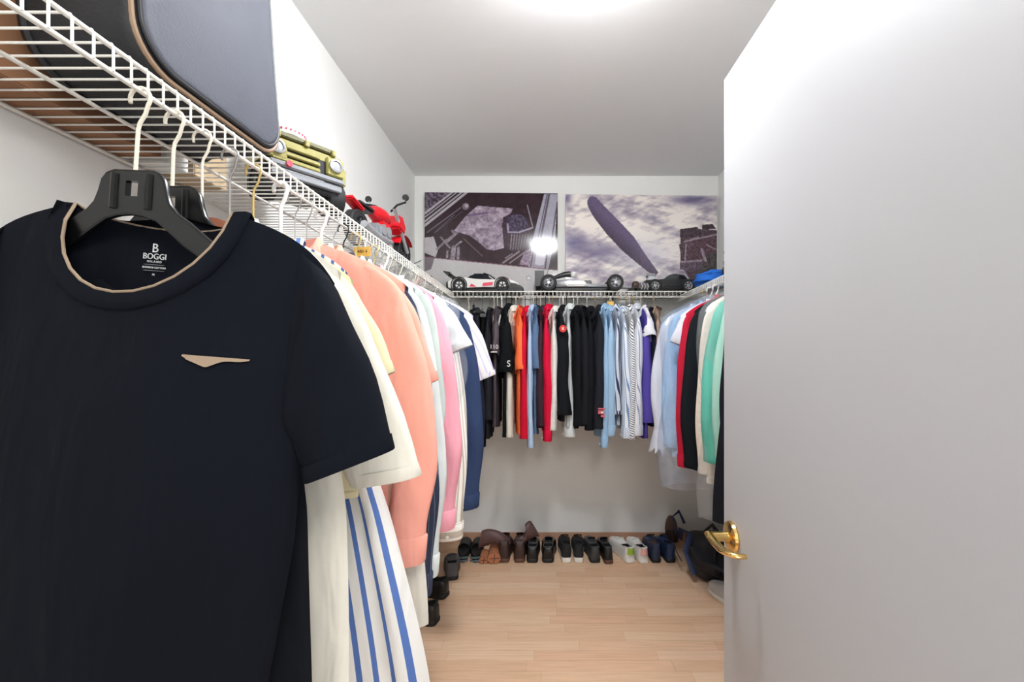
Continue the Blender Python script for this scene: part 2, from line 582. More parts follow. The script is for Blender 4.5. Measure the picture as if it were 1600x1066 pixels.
# ---------------------------------------------------------------- garments
def garment(name, label, cat, loc, yaw, m, L=0.72, sw=0.225, hw=None, t1=0.02, fold=0.010, k=2.0, seed=0, sleeve='short', sl=0.26, spread=0.06, sa=(0.085, 0.068), sb=(0.02, 0.022),
            neck='crew', nw=0.085, dip=0.09, slope=0.42, ridge=0.0, edge=4.0, sm=None, cuff=None, collar_m=None, band_m=None, piping=None, group=None, hem=True, sides=(-1, 1), tilt=0.0, bell=0.0, fixuv=1.0, hemtilt=22, wallside=0, droop=0.02, uneven=False, ruffle=False):
    rg = random.Random(seed * 7 + 3)
    root = thing(name, label, cat, loc, yaw, group)
    if tilt: root.rotation_euler[1] = tilt
    hw = hw or sw * 1.02
    sm = sm or m
    nu, ns = 36, 26
    p1, p2, p3 = (rg.uniform(0, 6.28) for _ in range(3))

    def ztop(x, front):
        ax = abs(x)
        if ax < nw:
            q = math.sqrt(max(0, 1 - (ax / nw) ** 2))
            return -(dip if front else 0.022) * q
        return -(ax - nw) * slope - droop * ((ax - nw) / (sw - nw)) ** 4

    def point(u, s, front):
        x0 = u * sw
        w = lerp(sw, hw, sstep(0.0, 1.0, s)) - 0.012 * math.sin(min(1, s / 0.5) * math.pi)
        if uneven and u < 0: w = min(w, 0.315)
        x = u * w
        zt = ztop(x0, front)
        zb = -L + 0.006 * math.sin(3 * u + p1) + 0.012 * (abs(u) ** 3)
        z = lerp(zt, zb, s)
        th = (0.012 + (t1 - 0.012) * sstep(0.02, 0.5, s)) * (1 - abs(u) ** edge) ** 0.5 * (1 - math.exp(-s * 40))
        if abs(x0) < nw:
            th += 0.042 * math.sqrt(max(0, 1 - (x0 / nw) ** 2)) * math.exp(-s * 7)
        f = fold * (s ** 0.8) * (math.sin(math.pi * k * u + p1 + 1.2 * s) + 0.5 * math.sin(math.pi * k * 2.3 * u + p2 - 0.8 * s)) + 0.35 * fold * s * math.sin(9 * s + 4 * u + p3)
        y = f + (-th if front else th)
        y += -ridge * (1 - abs(u)) * sstep(0, 0.25, s) * (1 if front else 0.6)
        return (x, y, z)

    ss = [(i / ns) ** 1.15 for i in range(ns + 1)]
    us = [-math.cos(math.pi * j / nu) * 0.5 + (2 * j / nu - 1) * 0.5 for j in range(nu + 1)]
    mb = MB()
    for front in (True, False):
        vs, uv, fs = [], [], []
        for s in ss:
            for u in us:
                q = point(u, s, front)
                vs.append(q)
                uv.append((u * sw * fixuv + (0 if front else 0.5), q[2]))
        n = nu + 1
        for i in range(ns):
            for j in range(nu):
                a = i * n + j
                fs.append((a, a + 1, a + n + 1, a + n))
        mb.add(vs, fs, uv)
    body = mb.build('body', m, root, doubles=True, angle=70)
    if hem:
        hb = MB()
        for front in (True, False):
            rows = []
            for s in (0.972, 1.001):
                rows.append([tuple(c + (0, (-0.0016 if front else 0.0016), 0)[i] for i, c in enumerate(point(u, s, front))) for u in us])
            hb.loft(rows, False, False, False)
        hb.build('hem', m, root, angle=70)
    # sleeves
    if sleeve:
        for sg in sides:
            q1, q2, q3 = rg.uniform(0, 6.28), rg.uniform(0, 6.28), rg.uniform(-1, 1)
            nseg = 12 if sleeve == 'short' else 28
            rings, uvs = [], []
            nr = 24
            spr = spread if sg != wallside else min(spread, 0.318 - sw)
            zt = ztop(sw, True)
            xs_ = sw - 0.05
            zs_ = ztop(xs_, True)
            for i in range(nseg + 1):
                a = i / nseg
                if sleeve == 'short':
                    e = Vector((sw + spr, 0, zt - sl))
                    c_ = Vector((sw + spr * 0.30, 0, zt - 0.012))
                    U = Vector((xs_, 0, zs_ - 0.004)) * (1 - a) ** 2 + c_ * (2 * a * (1 - a)) + e * a * a
                    ow = sa[1] * 2
                    le = e + Vector((-ow * math.cos(R(hemtilt)), 0, -ow * math.sin(R(hemtilt))))
                    Lw = Vector((sw - 0.055, 0, zt - sa[0] * 2.1)).lerp(le, a)
                else:
                    ux = xs_ + 0.05 * math.sin(min(1, a * 6) * math.pi / 2) + spr * math.sin(min(1, a * 1.3) * math.pi / 2) - spr * 0.25 * sstep(0.75, 1, a)
                    uz = zs_ - 0.004 - sl * (a ** 1.18)
                    U = Vector((ux, 0, uz))
                    wd = lerp(sa[0] * 2.0, sa[1] * 2, sstep(0, 0.3, a)) * (1 - 0.30 * sstep(0.5, 0.97, a)) + 2 * bell * sstep(0.72, 1.0, a)
                    drp = lerp(sa[0] * 2.0, 0.008, sstep(0, 0.32, a))
                    Lw = Vector((ux - wd * sstep(-0.15, 0.3, a), 0, uz - drp))
                off = 0.012 * q3 * a + 0.005 * math.sin(5 * a + q1) * a
                cen = (U + Lw) * 0.5 + Vector((0, off, 0)); axv = (U - Lw) * 0.5
                hb_ = lerp(sb[0], sb[1], a) * (0.35 + 0.65 * sstep(0, 0.3, a))
                ring, uu = [], []
                for j in range(nr):
                    th = 2 * math.pi * j / nr
                    wr = 1 + 0.10 * math.sin(3 * th + 7 * a + q2) + 0.09 * math.sin(2 * th - 16 * a + q1) * sstep(0.1, 0.4, a)
                    cx = math.copysign(abs(math.cos(th)) ** 0.8, math.cos(th))
                    pnt = cen + Vector((axv.x * sg, 0, axv.z)) * (cx * (1 + 0.03 * math.sin(14 * a + q1))) + Vector((0, 1, 0)) * (hb_ * math.sin(th) * wr)
                    pnt.x += (cen.x * sg - cen.x)
                    ring.append(pnt)
                    uu.append((axv.length * (cx if math.sin(th) < 0 else 2 - cx), cen.z))
                rings.append(ring); uvs.append(uu)
            sb_ = MB(); sb_.loft(rings, True, False, False, uvs)
            sv = sb_.build('sleeve', sm, root, angle=70)
            c0 = sum(rings[-1], Vector()) / nr
            c1 = sum(rings[-2], Vector()) / nr
            dr = (c0 - c1).normalized()
            def ringat(off, sc):
                return [c0 + dr * off + (q - c0) * sc for q in rings[-1]]
            if sleeve == 'long' and cuff:
                cr = [ringat(-0.006, 1.02), ringat(0.0, 1.10), ringat(0.052, 1.06), ringat(0.058, 1.0)]
                cu = [[(j * 0.012, kk * 0.02) for j in range(nr)] for kk in range(4)]
                cb = MB(); cb.loft(cr, True, False, False, cu)
                cb.build('cuff', cuff, root, angle=70)
                btn = min(cr[2], key=lambda q: q.y)
                MB().lathe([(0.0, -0.003), (0.0055, -0.003), (0.0055, 0.001), (0.0, 0.001)], 10, (btn.x, btn.y, btn.z + 0.012), 'y').build('button', M_WHITEPL, root)
            elif ruffle:
                rr_ = []
                for kk in range(7):
                    q = kk / 6
                    rr_.append([p_ + Vector((0, 0, -0.004 * math.sin(9 * jj * 2 * math.pi / nr) * q)) for jj, p_ in enumerate(ringat(-0.012 + 0.12 * q, 1.02 + 0.55 * q))])
                rr_ = [[p_ + (p_ - c0) * (0.16 * (ri / 6) * (1 if jj % 2 else -1)) for jj, p_ in enumerate(r_)] for ri, r_ in enumerate(rr_)]
                cb = MB(); cb.loft(rr_, True, False, False)
                cb.build('ruffled_cuff', sm, root, angle=120)
            else:
                cb = MB(); cb.loft([ringat(-0.022, 1.035), ringat(-0.001, 1.035), ringat(0.001, 1.0)], True, False, False)
                cb.build('sleeve_hem', sm, root, angle=70)
    # neck
    N = 28
    def neck_pt(j, grow=0.0, dz=0.0, out=0.0):
        a = 2 * math.pi * j / N
        x0 = nw * math.sin(a)
        front = math.cos(a) > 0
        q = math.sqrt(max(0, 1 - (x0 / nw) ** 2))
        z = -(dip if front else 0.022) * q
        y = (-1 if front else 1) * 0.042 * q
        y += -ridge * (1 - abs(x0) / sw) * 0.0
        d = Vector((x0, 0, (z + 0.01))).normalized() if front else Vector((x0, 0, 0.02)).normalized()
        return Vector((x0, y, z)) + d * grow + Vector((0, (-out if front else out), dz))
    if neck == 'crew':
        nb = MB()
        rows = [[neck_pt(j, -0.001, 0, 0.001) for j in range(N)], [neck_pt(j, 0.008, 0, 0.006) for j in range(N)], [neck_pt(j, 0.024, -0.002 if math.cos(2 * math.pi * j / N) <= 0 else 0, 0.0065) for j in range(N)], [neck_pt(j, 0.026, -0.002 if math.cos(2 * math.pi * j / N) <= 0 else 0, -0.002) for j in range(N)]]
        nb.loft(rows, True, False, False)
        nb.build('neckband', band_m or m, root, angle=80)
        if piping:
            MB().tube([neck_pt(j, 0.0, 0, 0.002) for j in range(N)], 0.0021, 8, closed=True).build('neck_piping', piping, root)
    elif neck == 'collar':
        rows = [[], [], [], []]
        for j in range(N + 1):
            a = -math.pi + 2 * math.pi * j / N      # from front around the back to the front
            x0 = nw * 0.92 * math.sin(a + math.pi)
            b = 0.040 * math.cos(a)                  # +: back
            fr = sstep(0.3, -1.0, math.cos(a))
            base = Vector((x0, b, -0.012 - 0.055 * fr))
            outd = Vector((x0, b * 1.6, 0)).normalized()
            rows[0].append(base + Vector((0, 0, -0.01)))
            rows[1].append(base + Vector((0, 0, 0.028 - 0.006 * fr)))
            rows[2].append(base + outd * 0.008 + Vector((0, 0, 0.026 - 0.006 * fr)))
            rows[3].append(base + outd * (0.022 + 0.012 * fr) + Vector((0, 0, -0.012 - 0.03 * fr)))
        cb = MB(); cb.loft(rows, False, False, False)
        cb.build('collar', collar_m or m, root, angle=60)
    root['_pt'] = 0
    del root['_pt']
    return root, point


def short(lb):
    for q in (' next ', ' beside ', ' between ', ' behind ', ' in front', ' squeezed', ' at the', ' nearest', ' hanging', ' above '):
        lb = lb.split(q)[0]
    return ' '.join(lb.split()[:10])


G_L, G_B, G_R = 'clothes hanging on the left rail', 'clothes hanging on the back rail', 'clothes hanging on the right rail'
ZR = ZLOW

# --- palette
NAVY = cloth('navy_jersey', (15, 18, 26), 0.18, 40)
BLACKT = cloth('black_jersey', (20, 22, 27), 0.2)
CREAM = cloth('cream_cotton', (222, 218, 205))
OFFW = cloth('off_white_cotton', (214, 219, 218))
YELW = cloth('pale_yellow_cotton', (216, 208, 172))
SALM = cloth('salmon_cotton', (240, 166, 148))
SALM2 = cloth('peach_cotton', (238, 164, 146))
PINK = cloth('pink_oxford', (234, 160, 174))
MINTG = cloth('pale_grey_green', (190, 200, 195))
NAVYS = cloth('navy_cotton', (50, 64, 96))
DKNAVY = cloth('dark_navy', (34, 38, 52))
STRB = striped('blue_linen_stripe', (222, 220, 216), [(0.30, 0.60, (84, 112, 172))], 0.030)
PINST = striped('navy_pinstripe', (52, 58, 76), [(0.45, 0.55, (104, 112, 132))], 0.012)
BEIST = striped('beige_stripe', (236, 233, 226), [(0.2, 0.34, (188, 178, 164)), (0.5, 0.58, (200, 192, 180)), (0.74, 0.9, (192, 182, 170))], 0.034)
BEISTH = striped('beige_cuff_stripe', (236, 233, 226), [(0.3, 0.7, (192, 182, 168))], 0.022, axis=1)
LILST = striped('lilac_stripe', (228, 222, 232), [(0.2, 0.45, (200, 192, 214)), (0.7, 0.84, (232, 226, 196))], 0.03)

# ---------------- left rail
def rail_left(Y, xo=0.0): return (XS + xo, Y, ZR)


M_TAN = mat('tan_piping', (150, 130, 108), 0.7)
g, pt = garment('t_shirt', 'navy crew-neck t-shirt with tan neck piping and chest pocket trim', 't-shirt', (XS + 0.018, 0.622, 1.520), R(-4), NAVY, L=0.88, sw=0.285, hw=0.225, droop=0.045, t1=0.05, fold=0.008, k=1.2, seed=5,
                sl=0.225, spread=0.105, sa=(0.088, 0.066), sb=(0.035, 0.036), nw=0.125, dip=0.130, slope=0.28, ridge=0.03, edge=2.4, piping=M_TAN, band_m=NAVY, group=G_L, tilt=R(5), hemtilt=26, wallside=-1)
# pocket trim
def on_front(pt, u, z, off):
    lo, hi = 0.001, 0.999
    for _ in range(30):
        mid = (lo + hi) / 2
        if pt(u, mid, True)[2] > z: lo = mid
        else: hi = mid
    return Vector(pt(u, lo, True)) + Vector((0, -off, 0))


top, bot = [], []
for i in range(25):
    a = i / 24
    u = lerp(0.40, 0.715, a)
    q = max(0, 1 - abs(a - 0.4) / 0.4) if a < 0.4 else max(0, 1 - (a - 0.4) / 0.6) * (0.72 + 0.28 * math.cos((a - 0.4) * 11))
    top.append(on_front(pt, u, -0.205 - 0.001, 0.0025)); bot.append(on_front(pt, u, -0.208 - 0.013 * q, 0.004))
MB().loft([top, bot], False, False, False).build('pocket_trim', M_TAN, g)
M_PRINT = mat('pale_print', (205, 205, 205), 0.8)
yb = 0.036
for txt, size, z in (('B', 0.019, -0.055), ('BOGGI', 0.0125, -0.0675), ('M I L A N O', 0.0046, -0.0752), ('____________', 0.0055, -0.0775), ('SUPERIOR COTTON', 0.0042, -0.0842), ('____________', 0.0055, -0.0865), ('M', 0.005, -0.095)):
    text_mesh(txt, size, 'neck_print', M_PRINT, g, (-0.014, 0.022, z), (R(90), 0, 0))
hanger('black', (XS, 0.6225, ZR), R(-4), 0.118, 'inside the navy t-shirt with tan piping', tilt=R(4))

g, pt = garment('t_shirt', 'plain black t-shirt pressed behind the navy piped t-shirt', 't-shirt', (XS - 0.01, 0.680, 1.505), R(-3), BLACKT, L=0.84, sw=0.222, hw=0.235, t1=0.018, fold=0.005, seed=9,
                sl=0.17, spread=0.05, sa=(0.075, 0.06), sb=(0.015, 0.015), nw=0.118, dip=0.11, slope=0.38, group=G_L, wallside=-1)
hanger('black', (XS, 0.680, ZR), R(-4), 0.118, 'inside the plain black t-shirt', tilt=R(2))

LEFT = [
    # Y, name, label, cat, material, kwargs, hanger, origin z
    (0.735, 'polo_shirt', 'cream short-sleeved shirt with wide turned sleeve hems behind the black t-shirt', 'shirt', CREAM,
     dict(L=0.90, sw=0.235, hw=0.250, sl=0.35, spread=0.135, hemtilt=10, sa=(0.088, 0.062), sb=(0.024, 0.026), nw=0.085, neck='collar', t1=0.026), 'redwood', 1.53, 'inside the cream short-sleeved shirt'),
    (0.800, 't_shirt', 'pale yellow short-sleeved t-shirt between the cream shirt and striped linen shirt', 't-shirt', YELW,
     dict(L=0.50, sw=0.238, sl=0.17, spread=0.075, sa=(0.08, 0.062), sb=(0.02, 0.02), t1=0.016), 'darkwood', 1.53, 'inside the pale yellow t-shirt'),
    (0.865, 'linen_dress', 'flared white linen dress with broad blue vertical stripes', 'dress', STRB,
     dict(L=1.06, sw=0.20, hw=0.375, sleeve=None, neck='crew', t1=0.034, fold=0.016, k=4.5, fixuv=1.5, edge=6.0, hem=False, uneven=True), 'palewood', 1.54, 'inside the blue striped linen dress'),
    (0.955, 'dress_shirt', 'salmon long-sleeved shirt with a flapped chest pocket', 'shirt', SALM,
     dict(L=0.80, sw=0.240, sleeve='long', sl=0.60, spread=0.115, sa=(0.085, 0.062), sb=(0.022, 0.024), neck='collar', t1=0.022, cuff=SALM), 'tube', 1.56, 'inside the salmon long-sleeved shirt'),
    (1.010, 'long_coat', 'long cream cotton coat behind the salmon long-sleeved shirt', 'coat', CREAM,
     dict(L=0.90, sw=0.215, hw=0.315, sleeve='long', sl=0.62, spread=0.05, sb=(0.016, 0.02), neck='collar', t1=0.02), 'wire', 1.56, 'inside the long cream coat'),
    (1.060, 't_shirt', 'peach short-sleeved shirt next to the long cream coat', 'shirt', SALM2,
     dict(L=0.64, sw=0.248, sl=0.235, spread=0.08, sa=(0.085, 0.062), sb=(0.02, 0.022), neck='collar', t1=0.016), 'wire', 1.57, 'inside the peach short-sleeved shirt'),
    (1.130, 'dress_shirt', 'dark navy pinstriped long-sleeved shirt beside the peach shirt', 'shirt', PINST,
     dict(L=0.86, sw=0.232, sleeve='long', sl=0.80, spread=0.08, sb=(0.02, 0.026), neck='collar', t1=0.018, cuff=PINST, sa=(0.08, 0.062)), 'tube', 1.57, 'inside the navy pinstriped shirt'),
    (1.195, 'dress_shirt', 'white long-sleeved shirt hanging behind the navy pinstriped shirt', 'shirt', OFFW,
     dict(L=0.80, sw=0.232, sleeve='long', sl=0.78, spread=0.085, sb=(0.02, 0.026), neck='collar', t1=0.018, cuff=OFFW, sa=(0.08, 0.06)), 'wire', 1.575, 'inside the white shirt behind the pinstriped one'),
    (1.255, 'dress_shirt', 'pale grey-green long-sleeved shirt in front of the pink shirt', 'shirt', MINTG,
     dict(L=0.70, sw=0.248, sleeve='long', sl=0.52, spread=0.055, sb=(0.018, 0.02), neck='collar', t1=0.016, cuff=MINTG), 'slimblack', 1.58, 'inside the pale grey-green shirt'),
    (1.340, 'dress_shirt', 'pink oxford long-sleeved shirt beside the plastic-covered white blouse', 'shirt', PINK,
     dict(L=0.82, sw=0.250, sleeve='long', sl=0.70, spread=0.085, sb=(0.024, 0.03), neck='collar', t1=0.022, cuff=PINK, sa=(0.085, 0.066)), 'palewood', 1.58, 'inside the pink oxford shirt'),
    (1.480, 'blouse', 'white short-sleeved blouse under a clear plastic cover', 'blouse', OFFW,
     dict(L=0.80, sw=0.262, sl=0.145, spread=0.085, sa=(0.075, 0.06), sb=(0.026, 0.03), neck='crew', t1=0.024), 'palewood', 1.585, 'inside the plastic-covered white blouse'),
    (1.580, 'dress_shirt', 'white shirt with fine beige stripes and striped cuffs', 'shirt', BEIST,
     dict(L=0.84, sw=0.235, sleeve='long', sl=0.83, spread=0.078, sb=(0.024, 0.032), neck='collar', t1=0.022, cuff=BEISTH, sa=(0.085, 0.066)), 'tube', 1.58, 'inside the beige striped shirt'),
    (1.800, 'dress_shirt', 'mid-blue navy long-sleeved shirt next to the lilac striped shirt', 'shirt', NAVYS,
     dict(L=0.84, sw=0.262, sleeve='long', sl=0.80, spread=0.082, sb=(0.030, 0.034), neck='collar', t1=0.026, cuff=NAVYS, sa=(0.085, 0.066)), 'wire', 1.585, 'inside the mid-blue shirt'),
    (1.960, 'camp_shirt', 'pale lilac striped short-sleeved shirt with yellow bands', 'shirt', LILST,
     dict(L=0.86, sw=0.262, sl=0.27, spread=0.10, sa=(0.09, 0.07), sb=(0.026, 0.03), neck='collar', t1=0.024), 'whitewire', 1.59, 'inside the lilac striped shirt'),
    (2.130, 'jacket', 'dark navy long-sleeved jacket at the inner end of the left rail', 'jacket', DKNAVY,
     dict(L=0.84, sw=0.235, sleeve='long', sl=0.78, spread=0.070, sb=(0.026, 0.03), neck='collar', t1=0.024, sa=(0.085, 0.066)), 'wire', 1.58, 'inside the dark navy jacket'),
    (2.250, 'sweater', 'black long-sleeved knit sweater beyond the dark navy jacket', 'sweater', BLACKT,
     dict(L=0.78, sw=0.22, sleeve='long', sl=0.70, spread=0.05, sb=(0.024, 0.028), t1=0.024), 'darkwood', 1.58, 'inside the black knit sweater'),
]
left_objs = {}
for i, (Y, nm, lb, ct, m, kw, hk, oz, what) in enumerate(LEFT):
    rg = random.Random(i + 40)
    yw = R(rg.uniform(-2, 1.2))
    g, pt = garment(nm, lb, ct, (XS + rg.uniform(-0.008, 0.008), Y, oz), yw, m, seed=i + 11, group=G_L, wallside=-1, **kw)
    left_objs[Y] = (g, pt)
    hanger(hk, (XS, Y, ZR), yw, ZR - oz - 0.012 if hk != 'tube' else ZR - oz - 0.008, what, w=0.19, flip=1)

# flap pocket on the salmon shirt
g, pt = left_objs[0.955]
def patch(g, pt, u0, u1, z0, z1, name, m, off=0.003):
    at = lambda u, z: on_front(pt, u, z, off)
    rows = [[at(lerp(u0, u1, a / 8), lerp(z0, z1, b / 5)) for a in range(9)] for b in range(6)]
    return MB().loft(rows, False, False, False).build(name, m, g)
patch(g, pt, 0.40, 0.93, -0.17, -0.33, 'chest_pocket', SALM, 0.0028)
patch(g, pt, 0.38, 0.95, -0.165, -0.215, 'pocket_flap', SALM, 0.006)


def cover(label, loc, yaw, sw, L, m, T=0.045, top=0.02, group=None, seed=1):
    """Clear film bag over a hanging garment: closed at the shoulders, open below."""
    rg = random.Random(seed)
    rings = []
    n = 40
    for i in range(26):
        s = i / 25
        w = sw * (0.12 + 0.88 * math.sin(min(1, s / 0.16) * math.pi / 2)) + 0.012 * math.sin(9 * s + seed)
        z = top - L * s
        ring = []
        for j in range(n):
            a = 2 * math.pi * j / n
            cx = math.copysign(abs(math.cos(a)) ** 0.55, math.cos(a))
            th = T * (0.3 + 0.7 * min(1, s / 0.2)) * (1 + 0.16 * math.sin(5 * a + 6 * s + seed) + 0.1 * math.sin(11 * a - 9 * s))
            ring.append((w * cx * (1 + 0.02 * math.sin(14 * s + 3 * a)), th * math.sin(a), z + 0.006 * math.sin(4 * a) * s))
        rings.append(ring)
    o = MB().loft(rings, True, False, False).build('plastic_cover', m, angle=80)
    o.location = loc; o.rotation_euler = (0, 0, yaw)
    return tag(o, label, 'plastic cover', group)


FILM = film('clear_film', alpha=0.13)
FILMB = film('bluish_film', (180, 206, 242), 0.24)
cover('clear crinkled plastic cover over the white blouse on the left rail', (XS + 0.03, 1.47, 1.545), R(-3), 0.285, 0.56, FILM, 0.05, seed=3)

# spare thin wire hangers crowded along the left rail
for i, Y in enumerate([1.38, 1.43, 1.53, 1.62, 1.66, 1.70, 1.74, 1.85, 1.89, 1.925, 2.0, 2.04, 2.08, 2.17, 2.21, 2.29, 2.33, 2.38, 2.43]):
    hanger('wire' if i % 3 else 'whitewire', (XS, Y, ZR), R((i * 37 % 11) - 5), 0.085, 'hanging empty between shirts on the left rail', w=0.19)
tg = thing('price_tag', 'small orange cardboard tag on a hook of the left rail', 'tag', (XS + 0.012, 1.36, 1.652), R(-8))
MB().box((0, 0, -0.011), (0.056, 0.0016, 0.030)).build('tag_card', mat('orange_card', (236, 186, 92), 0.7), tg)
text_mesh('480 4', 0.015, 'tag_print', mat('brown_ink', (96, 62, 34), 0.8), tg, (0, -0.0012, -0.011), (R(90), 0, 0))
MB().tube([(-0.012, 0, 0.003), (0.0, 0.0, 0.036), (0.012, 0, 0.003)], 0.001, 6).build('tag_string', M_HOOKW, tg)

# trousers on clamp hangers in the far left corner
def trousers(label, loc, yaw, m, L=0.9, w=0.095, what=''):
    r = thing('trousers', label, 'trousers', loc, yaw, G_B)
    for sg in (-1, 1):
        rings = []
        for i in range(16):
            s = i / 15
            rings.append([(sg * (w * 0.5) * (1 - 0.1 * s) + w * 0.62 * math.cos(a) * (1 - 0.25 * s), 0.018 * math.sin(a) * (1 + 0.3 * math.sin(6 * s + a * 2)), -L * s) for a in [2 * math.pi * j / 18 for j in range(18)]])
        MB().loft(rings).build('leg', m, r)
    MB().box((0, 0, 0.004), (w * 2.2, 0.03, 0.03)).build('waistband', m, r, bevel=0.006)
    h = thing('clamp_hanger', 'black clamp hanger ' + what, 'hanger', (loc[0], loc[1], ZR), yaw, 'hangers on the rails')
    dz = loc[2] - ZR
    MB().tube(hook_pts(-dz - 0.045), 0.002, 8).build('hook', M_STEEL, h)
    MB().box((0, 0, dz - 0.008), (w * 2.6, 0.036, 0.022)).build('clamp_bar', M_BLACKPL, h, bevel=0.004)
    MB().box((0, 0, dz + 0.022), (0.02, 0.012, 0.05)).build('stem', M_BLACKPL, h, bevel=0.003)
    return r


CHAR = cloth('charcoal_wool', (44, 46, 54))
trousers('charcoal trousers hanging from a clamp hanger in the far left corner', (-0.44, YS, 1.595), R(-66), CHAR, 0.86, what='gripping the charcoal trousers')
trousers('black trousers hanging beside the charcoal trousers on the back rail', (-0.385, YS, 1.57), R(-80), cloth('black_twill', (24, 25, 29)), 0.82, what='gripping the black trousers')

